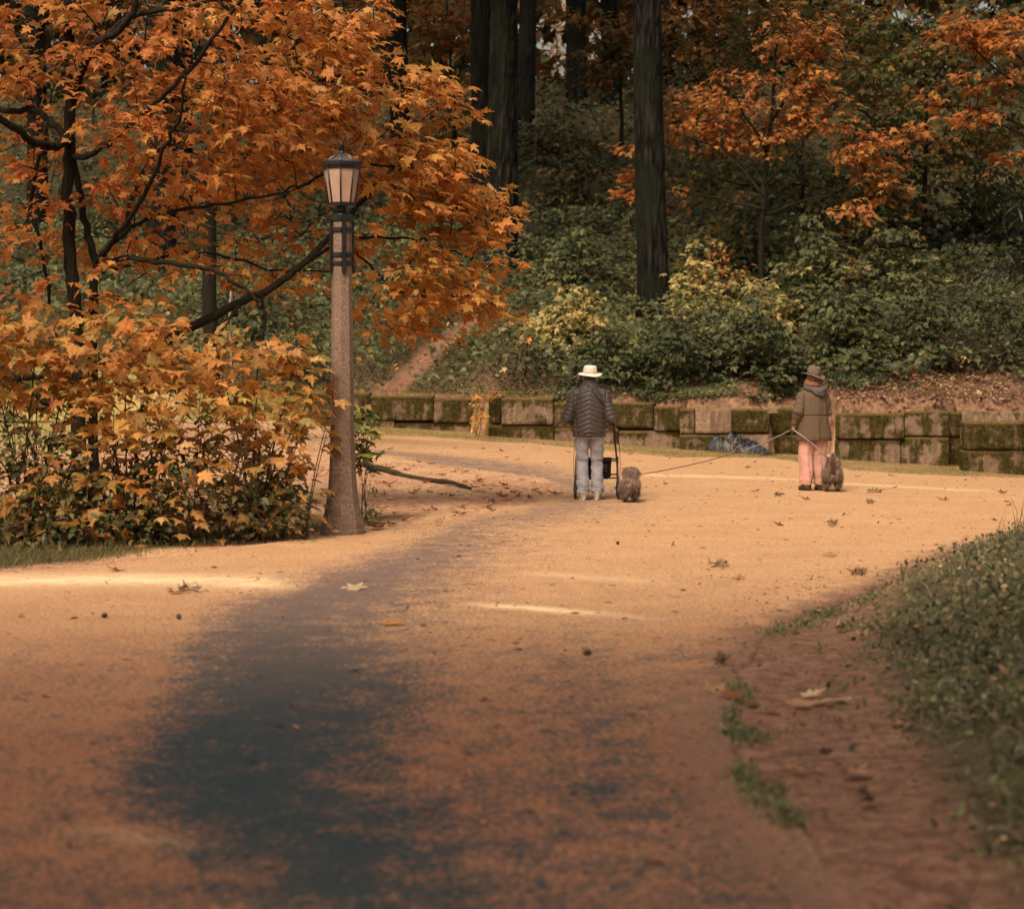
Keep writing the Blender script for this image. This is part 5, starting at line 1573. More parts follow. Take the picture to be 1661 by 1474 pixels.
# hats
def hat(parent, c, tilt, rotz, brim, crown_r, crown_h, mat, bandmat, droop, pinch=.0, curl=0.0, seed=0, wave=0.0):
    m = MB(); n = 40
    prof = [(brim, droop), (brim * .99, droop + .004), (brim * .85, droop * .62 + .004), (crown_r * 1.12, .003), (crown_r, .012), (crown_r * .985, .04), (crown_r * .93, crown_h * .75), (crown_r * .86, crown_h * .94), (crown_r * .70, crown_h), (crown_r * .35, crown_h * (1 - pinch * .6)), (.004, crown_h * (1 - pinch))]
    vs, fs = [], []
    for r_, z_ in prof:
        for i in range(n):
            a = 2 * PI * i / n
            k = 1 + .16 * abs(math.sin(a)) ** 2
            zz = z_ + (curl * max(0, (r_ - crown_r) / (brim - crown_r)) ** 1.6 * abs(math.cos(a)) ** 3) + wave * math.sin(3 * a + seed) * max(0, (r_ - crown_r) / (brim - crown_r))
            vs.append((r_ * math.cos(a), r_ * k * math.sin(a), zz))
    for j in range(len(prof) - 1):
        for i in range(n):
            i2 = (i + 1) % n
            fs.append((j * n + i, j * n + i2, (j + 1) * n + i2, (j + 1) * n + i))
    m.add(vs, fs)
    o = m.build('hat', mat, parent)
    md = o.modifiers.new('th', 'SOLIDIFY'); md.thickness = .004
    md = o.modifiers.new('sb', 'SUBSURF'); md.levels = 1; md.render_levels = 1
    o.location = c; o.rotation_euler = (tilt[0], tilt[1], rotz)
    b = MB()
    vs, fs = [], []
    for z_, r_ in ((.010, crown_r * 1.022), (.034, crown_r * 1.006)):
        for i in range(n):
            a = 2 * PI * i / n
            k = 1 + .16 * abs(math.sin(a)) ** 2
            vs.append((r_ * math.cos(a), r_ * k * math.sin(a), z_))
    fs = [(i, (i + 1) % n, n + (i + 1) % n, n + i) for i in range(n)]
    b.add(vs, fs)
    b.build('hat_band', bandmat, o)
    return o


M['creamband'] = mat_plain('cream_band', (.66, .57, .46), .85, 0, .2, 60, .2)
M['brownband'] = mat_plain('dark_hat_band', (.085, .065, .05), .9, 0, .2, 60, .2)
hat(man, (.014, .195, 1.655), (.14, .03), 0, .160, .094, .105, M['whitehat'], M['creamband'], -.016, .05, .012, 1, .006)

# ------------------------------------------------------------ rollator
M['blackmetal'] = mat_plain('black_walker_tube', (.02, .018, .018), .4, .3, .2, 20, .05, .5)
M['rubber'] = mat_plain('grey_rubber', (.055, .045, .042), .85, 0, .3, 30, .3)
M['bag'] = mat_plain('black_bag_cloth', (.022, .02, .02), .85, 0, .3, 30, .4)
M['rimgrey'] = mat_plain('wheel_hub_grey', (.20, .16, .15), .5, .2, .2, 20, .1)
wk = thing('walker', 'black four-wheeled walking frame with a dark seat bag, pushed by the white-hatted person', 'walker', (g[0] + .105, g[1] + .10, g[2] + .008), -.02)
for q in (-1, 1):
    xt, xb = q * .225, q * .285
    m = MB()
    m.tube(catmull([(xt, .02, .965), (xt, .13, .955), (xt * 1.02, .18, .92), (xt * 1.05, .19, .80), (xb * .94, .14, .45), (xb, .02, .13)], 5), .0125, 8)
    m.tube([(xb * .96, .155, .55), (xb * .97, .36, .30), (xb, .50, .14)], .0125, 8)
    m.build('side_frame', M['blackmetal'], wk)
    m = MB(); m.tube(catmull([(xt, -.05, .968), (xt, .02, .968), (xt, .085, .960)], 4), [.017, .018, .019, .018, .019, .018, .019, .017, .016], 10); m.build('hand_grip', M['rubber'], wk)
    m = MB(); m.tube(catmull([(xt, .10, .935), (xt, .05, .925), (xt, -.01, .935)], 4), .006, 6); m.build('brake_lever', M['blackmetal'], wk)
    m = MB(); m.tube(catmull([(xt * 1.03, .17, .93), (xt * 1.3, .20, .75), (xb * 1.08, .16, .45), (xb * 1.03, .05, .22)], 6), .004, 5); m.build('brake_cable', M['blackmetal'], wk)
    for yy in (.02, .50):
        w = MB(); w.lathe([(.078, -.017), (.098, -.019), (.108, -.010), (.108, .010), (.098, .019), (.078, .017)], 28, (xb, yy, .108), axis='x', caps=False)
        wh = w.build('wheel', M['rubber'], wk)
        w = MB(); w.lathe([(.079, -.008), (.079, .008)], 28, (xb, yy, .108), axis='x', caps=False)
        w.lathe([(.022, -.022), (.022, .022)], 14, (xb, yy, .108), axis='x')
        for k in range(5):
            a = 2 * PI * k / 5
            w.tube([(xb, yy, .108), (xb, yy + .080 * math.cos(a), .108 + .080 * math.sin(a))], .008, 6)
        w.build('hub', M['rimgrey'], wh)
        f_ = MB()
        f_.tube([(xb - q * .0, yy, .13 if yy < .1 else .16), (xb - q * .028, yy, .12), (xb - q * .028, yy, .108)], .009, 6)
        f_.tube([(xb - q * .028, yy, .108), (xb + q * .028, yy, .108)], .007, 6)
        f_.build('fork', M['blackmetal'], wk)
m = MB()
m.tube([(-.27, .17, .50), (.27, .17, .50)], .010, 8); m.tube([(-.275, .36, .31), (.275, .36, .31)], .010, 8); m.tube([(-.265, .33, .52), (.265, .33, .52)], .010, 8)
m.tube([(-.28, .10, .275), (.28, .10, .275)], .008, 8)
m.build('cross_bars', M['blackmetal'], wk)
m = solid([([(-.20, .25, .525), (.20, .25, .525)], [(.09, .018), (.09, .018)], 16, (0, 1, 0))], .008, 2, 'seat')
put('seat', displace(m, lambda c, n: .008 * (n3(c, 20, 3) - .5)), M['bag'], wk)
m = solid([stack([ring(.25, 0, .33, .15, .06), ring(.29, 0, .33, .185, .085), ring(.40, 0, .33, .195, .095), ring(.50, 0, .33, .20, .09)])], .012, 3, 'bag')
put('bag', displace(m, lambda c, n: .03 * (n3(c, 9, 8) - .5)), M['bag'], wk)
m = MB(); m.box((.07, .232, .405), (.14, .008, .11), None, .003); M['bagpanel'] = mat_plain('brown_bag_panel', (.16, .10, .07), .8, 0, .5, 25, .3)
m.build('bag_panel', M['bagpanel'], wk)

# ------------------------------------------------------------ the woman with the leads
g2 = G(1319, 796)
wo = thing('person', 'person in olive coat, pink trousers and brown brimmed hat holding two dog leads', 'person', (g2[0], g2[1], g2[2] + .006), .28)
hp, eyes = head_parts((.0, .04, 1.585), (-.45, 1, -.05), (0, 0, 1))
lf, rf = (-.115, .0), (.105, .03)
lg = {-1: [(-.095, .0, .90), (-.105, .02, .50), (lf[0], lf[1] - .05, .09)], 1: [(.095, .0, .90), (.095, .03, .50), (rf[0], rf[1] - .05, .09)]}
SH = {-1: (-.172, .02, 1.355), 1: (.172, .03, 1.36)}
EL = {-1: (-.262, -.05, 1.13), 1: (.215, .02, 1.13)}
WR = {-1: (-.285, .03, .955), 1: (.145, .22, 1.05)}
parts = hp + [stack([ring(.86, 0, .0, .16, .11), ring(1.0, 0, .0, .15, .105), ring(1.15, 0, .01, .15, .105), ring(1.32, 0, .02, .165, .11), ring(1.42, 0, .025, .14, .085), ring(1.46, 0, .025, .075, .065), ring(1.50, 0, .03, .055, .058), ring(1.56, 0, .035, .052, .056)])]
for q in (-1, 1):
    parts.append(capsule(lg[q], [.09, .062, .044]))
    parts.append(capsule([SH[q], EL[q], WR[q]], [.055, .044, .028]))
    ft = lf if q < 0 else rf
    parts.append(([ft + (.07,), (ft[0], ft[1] + .1, .05)], [.04, .03], 12))
parts += hand_parts(WR[-1], (-.10, .30, -.95), (1, .1, 0), -1, .95, .98)
parts += hand_parts(WR[1], (-.75, .55, .15), (0, .2, -1), 1, .8, .98)
put('body', solid(parts, .006, 2, 'body'), M['skin'], wo)
for e in eyes:
    eye(wo, e, None)
# coat
cp = [stack([ring(.715, .005, .0, .262, .175), ring(.74, .005, .0, .272, .185), ring(.90, .002, .0, .246, .168), ring(1.07, 0, .0, .222, .152), ring(1.20, 0, .01, .224, .152), ring(1.33, 0, .02, .210, .142), ring(1.40, 0, .022, .165, .118), ring(1.46, 0, .025, .11, .09), ring(1.50, 0, .03, .085, .085)])]
for q in (-1, 1):
    e_, w_ = EL[q], WR[q]
    cp.append(capsule([(SH[q][0] * .55, .02, 1.39), SH[q], e_, tuple(e_[i] * .10 + w_[i] * .90 for i in range(3))], [.074, .084, .078, .056]))


def coat(c, n):
    x, y, z = c[:, 0], c[:, 1], c[:, 2]
    sl = sstep(.215, .24, np.abs(x) + .02) * (z > .93)
    folds = (fbm(x * 16 + y * 5, z * 1.2, 11) - .5) * .036 * (z < 1.35)
    band = -.016 * np.exp(-((z - 1.075) / .010) ** 2) * (1 - sl)
    hem = -.008 * np.exp(-((z - .745) / .006) ** 2)
    sw = (fbm(z * 15 + x * 6, y * 7 + x * 3, 13) - .5) * .040 * sl
    return folds + band + hem + sw + .006 * (n3(c, 24, 6) - .5)


put('coat', displace(solid(cp, .0066, 3, 'coat'), coat), M['olive'], wo)
m = solid([capsule(catmull([(-.125, -.015, 1.475), (-.06, -.085, 1.45), (.015, -.125, 1.39), (.09, -.115, 1.385), (.135, -.06, 1.43), (.15, .02, 1.475)], 4), .036), capsule(catmull([(-.02, -.10, 1.44), (.05, -.125, 1.43), (.11, -.09, 1.46)], 4), .05)], .008, 4, 'hood')
put('hood', displace(m, lambda c, n: .022 * (n3(c, 16, 9) - .5)), M['hood'], wo)
sc_ = []
for k, (r_, z_, ph) in enumerate(((.098, 1.485, .2), (.108, 1.518, .9), (.098, 1.552, 2.0))):
    sc_.append(([(r_ * 1.05 * math.cos(a), .022 + r_ * math.sin(a), z_ + .010 * math.sin(2 * a + ph)) for a in np.linspace(0, 2 * PI, 28)], .028, 10))
m = solid(sc_, .007, 2, 'scarf')
put('scarf', displace(m, lambda c, n: .016 * (fbm(c[:, 2] * 60, np.arctan2(c[:, 1], c[:, 0]) * 3, 4) - .5)), M['scarf'], wo)
m = solid([capsule([(-.045, .0, 1.64), (-.062, .0, 1.58), (-.075, .005, 1.565)], [.045, .043, .026]), capsule([(.03, -.035, 1.64), (.03, -.045, 1.60), (.02, -.04, 1.575)], [.05, .045, .03]), capsule([(-.02, -.04, 1.64), (-.03, -.045, 1.60), (-.03, -.035, 1.575)], [.05, .045, .03])], .007, 3, 'hair')
put('hair', displace(m, lambda c, n: .010 * (fbm(np.arctan2(c[:, 1], c[:, 0]) * 14, c[:, 2] * 6, 4) - .5)), M['hair'], wo)
hat(wo, (.0, .02, 1.655), (.20, .10), .30, .172, .094, .135, M['brownhat'], M['brownband'], -.010, .10, .026, 2, .007)
# trousers
tp = [stack([ring(.78, 0, .0, .185, .13), ring(.86, 0, .0, .19, .135), ring(.95, 0, .0, .17, .12)])]
for q in (-1, 1):
    a, b, c_ = lg[q]
    tp.append(([(a[0], a[1], .90), (a[0] * 1.03, a[1], .74), (b[0] * 1.04, b[1] - .005, .50), (c_[0] * .6 + b[0] * .4, b[1] * .4 + c_[1] * .6, .28), (c_[0] * 1.05, c_[1] + .015, .13), (c_[0] * 1.05, c_[1] + .02, .10)], [.110, .110, .105, .100, .096, .095], 18))
put('trousers', displace(solid(tp, .0075, 3, 'trousers'), lambda c, n: .062 * (fbm(c[:, 0] * 16 + c[:, 1] * 9, c[:, 2] * 3.0, 17) - .5) + .018 * (fbm(c[:, 2] * 18, c[:, 0] * 6, 18) - .5) * np.exp(-((c[:, 2] - .13) / .1) ** 2)), M['pink'], wo)
shoe(wo, lf[0], lf[1], .25, M['brownshoe'], M['darksole'])
shoe(wo, rf[0], rf[1], -.15, M['brownshoe'], M['darksole'])

# ------------------------------------------------------------ dogs
M['dogskin'] = mat_plain('dog_skin', (.10, .07, .06), .9, 0, .3, 30, .3)
M['fur'] = mat_leaf('dog_fur', .15, .6)


def dog(label, loc, rz, tail_up, seed, shag=1.0):
    root = thing('dog', label, 'dog', loc, rz)
    ps = [([(0, -.21, .235), (0, -.19, .245), (0, -.10, .25), (0, .0, .245), (0, .10, .25), (0, .17, .26), (0, .20, .27)], [(.03, .03), (.085, .08), (.098, .09), (.095, .09), (.105, .105), (.09, .09), (.04, .05)], 18, (1, 0, 0)),
          capsule([(0, .15, .29), (0, .23, .37)], [.065, .055]),
          capsule([(0, .23, .385), (0, .275, .39)], [.062, .055]), capsule([(0, .30, .375), (0, .36, .365)], [.036, .027])]
    for q in (-1, 1):
        ps.append(capsule([(q * .060, -.13, .20), (q * .066, -.09, .135), (q * .066, -.155, .085), (q * .066, -.14, .03), (q * .066, -.115, .022)], [.052, .036, .022, .022, .022]))
        ps.append(capsule([(q * .060, .13, .20), (q * .062, .125, .12), (q * .062, .135, .03), (q * .062, .155, .022)], [.042, .026, .021, .021]))
        ps.append(capsule([(q * .055, .24, .425), (q * .085, .245, .39), (q * .088, .25, .345)], [.018, .022, .012], 8))
    tl = [(0, -.19, .27), (0, -.235, .36), (.004, -.24, .42), (.0, -.215, .475)] if tail_up else [(0, -.20, .26), (.0, -.245, .24), (-.01, -.265, .18), (-.012, -.265, .13)]
    ps.append(capsule(tl, [.030, .030, .028, .018] if tail_up else [.024, .022, .018, .012]))
    bm_ = solid(ps, .008, 3, 'body')
    b = put('body', bm_, M['dogskin'], root)
    m = MB(); m.lathe([(.004, -.014), (.014, -.006), (.016, .004), (.004, .012)], 10, (0, .385, .372)); m.build('nose', M['darksole'], b)
    for q in (-1, 1):
        m = MB(); m.lathe([(.002, -.009), (.007, -.005), (.009, 0), (.007, .005), (.002, .009)], 10, (q * .032, .325, .405)); m.build('eye', M['darksole'], b)
    m = MB(); m.tube([(.072 * math.cos(a), .195 + .055 * math.sin(a) * .8, .325 - .05 * math.sin(a)) for a in np.linspace(0, 2 * PI, 20)], .009, 6); m.build('collar', M['strapm'], b)
    c = coords(bm_); nr = vnormals(bm_)
    N = 15000
    i = rng.integers(0, len(c), N)
    p0 = c[i] - nr[i] * .004; n0 = nr[i]
    ln = .075 * shag * np.where(p0[:, 2] < .08, .35, 1.0) * np.where(p0[:, 1] > .28, .55, 1.0) * rng.uniform(.6, 1.2, N)
    dr = norm(n0 * np.where(n0[:, 2:3] > .5, .35, .55) + np.array([0, -.45, -.80]) + rng.normal(0, .20, (N, 3)))
    tailm = (p0[:, 1] < -.205)
    if tail_up:
        dr[tailm] = norm(n0[tailm] * .8 + np.array([0, -.1, .55]) + rng.normal(0, .3, (tailm.sum(), 3)))
        ln[tailm] *= .6
    # locks: neighbouring hairs share a hue
    hue = n3(c[i], 14, seed)[:, None]
    col = (np.array([.165, .112, .085]) * (1 - hue) + np.array([.34, .24, .175]) * hue) * np.exp(rng.normal(0, .28, (N, 1))) * (.55 + .75 * sstep(.02, .3, p0[:, 2]))[:, None]
    ribbon = (np.array([[-.035, 0, 0], [.035, 0, 0], [.03, .45, .05], [-.03, .45, .05], [0, 1, -.18]]), BLADE[1])
    V, T, C = leaves(p0, dr, norm(n0 + rng.normal(0, .5, (N, 3))), ln, col, ribbon, .15)
    low = V[:, 2] < .006
    V[low, 2] = .006 + rng.random(low.sum()) * .006
    put('fur', tri_mesh('fur', V, T, C), M['fur'], b)
    return root


gd1 = G(1023, 815); gd2 = G(1352, 798)
dog('small shaggy grey-brown dog with its tail down beside the walker', (gd1[0], gd1[1] + .13, gd1[2] + .006), -.10, False, 3, 1.1)
dog('small shaggy brown dog with its tail held up, standing beside the pink trousers', (gd2[0], gd2[1] + .13, gd2[2] + .006), -.12, True, 6, .9).scale = (1.2, 1.1, 1.1)

# leads
M['lead1'] = mat_plain('grey_webbing', (.32, .29, .30), .8, 0, .2, 60, .2)
M['lead2'] = mat_plain('reddish_brown_cord', (.10, .045, .035), .7, 0, .3, 60, .2)
hd = np.array([g2[0] - .30 * math.cos(.28) - .07 * math.sin(.28), g2[1] - .30 * math.sin(.28) + .07 * math.cos(.28), g2[2] + .885])
n1_ = np.array([gd1[0] + .04, gd1[1] + .33, gd1[2] + .335])
n2_ = np.array([gd2[0] + .02, gd2[1] + .33, gd2[2] + .335])


def sag(a, b, s, n=16, jog=0):
    return [a + (b - a) * t_ - np.array([0, 0, s * 4 * t_ * (1 - t_)]) for t_ in np.linspace(0, 1, n)]


ld = thing('dog_lead', 'long thin lead from the hand of the olive-coated person to the dog beside the walker', 'dog lead', tuple(hd), 0)
mid_ = hd + (n1_ - hd) * .36 - [0, 0, .10]
m = MB(); q = sag(hd, mid_, .02); m.tube([p_ - hd for p_ in q], [(.009, .003)] * len(q), 6, (0, 0, 1)); m.build('webbing', M['lead1'], ld)
m = MB(); q = sag(mid_, n1_, .03); m.tube([p_ - hd for p_ in q], .0055, 6); m.build('cord', M['lead2'], ld)
m = MB(); m.tube([(mid_ - hd) + np.array([0, 0, .012]) + np.array([.03, 0, .01]), (mid_ - hd) - np.array([.03, 0, .016])], .012, 8); m.build('clip', M['lead2'], ld)
ld = thing('dog_lead', 'short grey lead crossing the pink trousers down to the dog with the raised tail', 'dog lead', tuple(hd), 0)
via = np.array([g2[0] - .02, g2[1] - .20, g2[2] + .66])
q = catmull([hd, hd * .55 + via * .45 + [0, -.10, .0], via, via * .45 + n2_ * .55 + [.02, -.14, .02], n2_], 6)
m = MB(); m.tube([p_ - hd for p_ in q], [(.012, .004)] * len(q), 6, (0, 0, 1)); m.build('webbing', M['lead1'], ld)
m = MB(); m.tube(catmull([(0, 0, .0), (.012, -.03, -.10), (.0, -.035, -.16), (-.012, -.03, -.10), (0, 0, .0)], 5), .005, 6); m.build('hand_loop', M['strapm'], ld)

# ------------------------------------------------------------ tarp
tb = G(1200, 741); tb1 = G(1146, 735); tb2 = G(1262, 743)
ln_ = (tb2[0] - tb1[0])
nx_, ny_ = 150, 46
U, V_ = np.meshgrid(np.linspace(0, 1, nx_), np.linspace(-1, 1, ny_), indexing='ij')
prof = np.interp(U, [0, .05, .14, .3, .5, .66, .78, .88, 1], [.0, .30, .50, .45, .42, .36, .20, .09, .0])
bulk = np.clip(1 - np.abs(V_) ** 2.2, 0, 1) ** .65
H = prof * bulk
f1 = np.clip(np.abs(fbm(U * 7 + V_ * 2.2, V_ * 3 - U * 4, 101, 4) - .5) * 4, 0, 1)
f2 = np.clip(np.abs(fbm(U * 20 - V_ * 5, V_ * 6 + U * 13, 103, 3) - .5) * 4, 0, 1)
H = H * (.62 + .42 * f1 + .16 * f2) + .012
wid = np.interp(U, [0, .06, .5, .75, 1], [.16, .34, .34, .30, .16]) * (1 + .25 * (fbm(U * 9, U * 0 + 2, 104) - .5))
X_ = (U - .5) * ln_ + .03 * (f1 - .5); Y_ = V_ * wid + .12 * (f1 - .5) * (1 - V_ ** 2) + .06 * (f2 - .5)
X_ = X_ + (V_ < 0) * .04 * (fbm(U * 8, V_ * 3, 107) - .5)
cb_ = np.array([.034, .050, .075]); cg_ = np.array([.022, .022, .023]); cl_ = np.array([.19, .165, .145])
bl_ = (1 - sstep(.10, .26, U)) * sstep(.12, .26, H) + sstep(.64, .72, U) * (1 - sstep(.80, .86, U)) * (fbm(U * 6, V_ * 3, 111) > .42)
k2 = sstep(.35, .7, fbm(U * 6, V_ * 4, 112))
C_ = cg_ + (cl_ - cg_) * k2[..., None] * .6  # paler patches put the highlights into the colour
C_ = C_ * (1 - bl_[..., None]) + (cb_ * 1.6) * bl_[..., None]
C_ = C_ * (.12 + .95 * f1)[..., None]  # creases darkened; the shade of the folds is put into the colour
t = NT('crumpled_tarp')
n1 = t.noise(t.pos(obj=True), 20, 4, .6, 1.0)
t.bsdf(t.mix(t.mapr(n1, .3, .7, 0, .5), t.attr().outputs['Color'], c4(.03, .033, .04)), .34, t.bump(n1, .6, .03), spec=.5)
M['tarp'] = t.m
tarp = put('tarp', grid_mesh('tarp', X_, Y_, H, C_), M['tarp'])
tarp.location = ((tb1[0] + tb2[0]) / 2, (tb1[1] + tb2[1]) / 2 + .30, tb[2] + .008)
tarp.rotation_euler = (0, 0, math.atan2(tb2[1] - tb1[1], ln_))
tag(tarp, 'crumpled blue and dark grey plastic tarp heaped at the foot of the wall', 'tarp')

# bare twig leaning on the wall behind the tarp
a = P(1214, 664, 48.55); b = G(1262, 738); b = np.array([b[0], b[1] - .1, b[2] + .02])
tw = MB(); tw.tube(catmull([a - b, (a - b) * .6 + [.02, 0, .02], (a - b) * .3, (0, 0, 0)], 4), .012, 5)
o = tw.build('bare_twig', M['twig'], None, tuple(b)); tag(o, 'long thin bare twig leaning on the wall behind the tarp', 'twig')

# thin pale bare sapling stem behind the maple
b = P(376, 560, 36.0); b[2] = float(terrain(b[0], b[1]))
tw = MB(); hgt = P(376, 470, 36.0)[2] - b[2]
tw.tube(catmull([(0, 0, -.1), (.02, 0, hgt * .4), (-.03, 0, hgt * .8), (.0, 0, hgt)], 5), .028, 6)
M['palebark'] = mat_bark('pale_bark', (.10, .075, .055), (.42, .33, .25), None, 3)
o = tw.build('dead_stem', M['palebark'], None, tuple(b)); tag(o, 'pale thin dead stem standing upright behind the low limb of the maple', 'dead stem')

# fallen branch on the shoulder behind the lamp
pts = [G(a_, b_) for a_, b_ in ((588, 757), (620, 766), (660, 774), (700, 782), (735, 789), (764, 795))]
o0 = pts[0]
tw = MB(); q = catmull([p_ - o0 + [0, 0, .035 + .02 * math.sin(i * 2)] for i, p_ in enumerate(pts)], 5)
tw.tube([p_ + rng.normal(0, .006, 3) for p_ in q], [.055 - .0012 * i for i in range(len(q))], 8)
M['deadwood'] = mat_bark('dead_wood', (.02, .016, .010), (.085, .06, .038), (.045, .045, .02), 3)
br_ = thing('fallen_branch', 'long dark fallen branch lying across the dirt shoulder behind the lamp post', 'branch', tuple(o0))
tw.build('stick', M['deadwood'], br_)
pts = [G(a_, b_) for a_, b_ in ((722, 622), (750, 630), (790, 641))]
z0 = P(735, 620, 53.9); tw = MB(); tw.tube(catmull([(0, 0, .06), (.35, -.05, .0), (.8, -.1, -.10)], 5), [.03 - .001 * i for i in range(11)], 6)
z0[2] = float(terrain(z0[0], z0[1])) + .04
o = tw.build('fallen_stick', M['palebark'], None, tuple(z0)); tag(o, 'pale dead stick lying on the mossy top of the left wall', 'stick')

# ------------------------------------------------------------ fallen leaves, cones, sprigs
def leaf_mesh(name, col, size, curl, seed):
    V0, T0 = LEAF_HI
    V = V0.copy() * size
    r_ = np.hypot(V0[:, 0], V0[:, 1] - .35)
    V[:, 2] = size * (curl * r_ ** 2 + .07 * np.sin(V0[:, 0] * 9 + seed) * r_) + .006
    V[:, 1] -= .35 * size
    C = np.tile(np.array(col), (len(V), 1)) * (1 - .25 * rng.random((len(V), 1)))
    m = tri_mesh(name, V, T0, C)
    m.materials.append(M['leaf'])
    return m


LV = {'tan': leaf_mesh('dry_leaf', (.50, .30, .15), .20, .30, 1), 'brown': leaf_mesh('dry_leaf', (.24, .09, .045), .18, .55, 2),
      'rust': leaf_mesh('dry_leaf', (.38, .13, .05), .18, .45, 3), 'pale': leaf_mesh('dry_leaf', (.72, .56, .34), .20, .25, 4),
      'gold': leaf_mesh('dry_leaf', (.60, .32, .09), .19, .28, 5), 'dark': leaf_mesh('dry_leaf', (.06, .035, .025), .13, .5, 6)}


def drop_leaf(kind, px, py, label, group=None, s=1.0, rz=None, at=None):
    g_ = G(px, py) if at is None else at
    o = bpy.data.objects.new('fallen_leaf', LV[kind]); COL.objects.link(o)
    z = max(float(terrain(g_[0], g_[1])), g_[2] + .006) if at is None else at[2]
    o.location = (g_[0], g_[1], z + .004)
    o.rotation_euler = (rng.normal(0, .18), rng.normal(0, .18), rng.uniform(0, 2 * PI) if rz is None else rz)
    o.scale = (s, s, s)
    return tag(o, label, 'leaf', group)


for kind, px, py, s_, lab in [
    ('pale', 1338, 1142, 0.72, 'biggest pale dry leaf in the dirt gully beside the green bank'),
    ('pale', 1372, 1139, 0.65, 'pale dry leaf half under the green bank, right of the biggest pale one'),
    ('tan', 1300, 1146, 0.65, 'tan dry leaf just left of the biggest pale leaf in the gully'),
    ('tan', 1250, 1155, 0.58, 'tan dry leaf beside the weeds, left of the pale leaves in the gully'),
    ('pale', 1318, 1130, .6, 'small pale leaf just behind the biggest pale leaf in the gully'),
    ('gold', 1294, 1252, 0.54, 'golden dry leaf alone in the middle of the dirt gully'),
    ('tan', 1392, 1257, 0.61, 'tan dry leaf in the dirt gully, nearest the green bank'),
    ('tan', 1160, 1122, .6, 'small tan leaf on the path just left of the weeds at its right edge'),
    ('dark', 1413, 1302, 0.65, 'dark wet leaf in the dirt gully nearest the camera'),
    ('rust', 1186, 1134, .6, 'rust-coloured leaf lying among the weeds at the right edge of the path'),
    ('pale', 1345, 903, .8, 'pale leaf on the golden path, in front of the dog with the raised tail'),
    ('tan', 1198, 940, .6, 'small tan leaf on the path before the weeds on the right'),
    ('rust', 1263, 853, .7, 'upturned rust leaf on the golden path in front of the person in the olive coat'),
    ('pale', 575, 957, .8, 'pale leaf on the worn dark track in front of the lamp post'),
    ('gold', 636, 1015, .8, 'golden leaf on the worn dark track nearer the camera'),
    ('rust', 185, 927, .8, 'rust leaf lying on the dirt edge at the far left'),
    ('rust', 285, 964, .7, 'rust-brown leaf on the path below the bright streak at left'),
    ('pale', 614, 850, 1.2, 'big pale leaf on the dirt right beside the lamp post base'),
    ('brown', 608, 858, 1.1, 'curled brown leaf in front of the big pale leaf beside the lamp post base'),
    ('brown', 695, 783, 1.0, 'brown leaf leaning against the fallen branch'),
    ('pale', 780, 797, 1.1, 'whitish leaf at the right tip of the fallen branch'),
    ('tan', 770, 791, 1.0, 'tan leaf just behind the right tip of the fallen branch'),
    ('rust', 812, 806, 1.1, 'rust-red curled leaf on the shoulder right of the fallen branch'),
    ('brown', 900, 803, 1.0, 'brown leaf on the edge of the track left of the walker'),
    ('tan', 1530, 812, .9, 'pale tan leaf on the golden path near the right edge of the photo'),
    ('brown', 1175, 738, 1.0, 'brown leaf at the edge of the path in front of the tarp')]:
    drop_leaf(kind, px, py, lab, None, s_)
n = 0
while n < 105:
    px, py = rng.uniform(585, 900), rng.uniform(748, 862)
    g_ = G(px, py)
    if g_[0] > path_left(g_[1]) - .05 or (px < 605 and py > 840):
        continue
    drop_leaf(rng.choice(['brown', 'rust', 'tan', 'gold', 'pale'], p=[.25, .22, .33, .1, .1]), px, py, 'dry curled leaf among the many scattered over the dirt shoulder between lamp post and walker', 'fallen leaves on the dirt shoulder', rng.uniform(.4, .8), None)
    n += 1
for i in range(34):
    px = rng.uniform(600, 1640)
    py = rng.uniform(np.interp(px, [600, 1640], [704, 775]), np.interp(px, [600, 900, 1640], [730, 770, 850]))
    drop_leaf(rng.choice(['brown', 'dark', 'rust', 'tan']), px, py, 'small dry leaf among those strewn over the golden path before the wall', 'small leaves strewn on the far path', rng.uniform(.45, .8))
for i in range(30):
    px = rng.uniform(820, 1640)
    w_ = P(px, 655, np.interp(P(px, 700, 49)[0], WX, WY) + rng.uniform(.1, 2.2))
    x_, y_ = w_[0], w_[1]
    z_ = max(float(terrain(x_, y_)), float(terrain(x_, y_ + .5)) - .03) + .01
    drop_leaf(rng.choice(['tan', 'pale', 'rust', 'gold']), 0, 0, 'dry leaf among those lying on the ledge along the top of the wall', 'leaves on the wall top', rng.uniform(.6, 1.1), None, (x_, y_, z_))
p_ = P(1251, 664, 48.5)
o = drop_leaf('pale', 0, 0, 'big pale leaf hanging over the top edge of the wall above the tarp', None, 1.7, .3, tuple(p_ + np.array([0, -.02, .02])))
o.rotation_euler = (1.1, .1, 2.8)

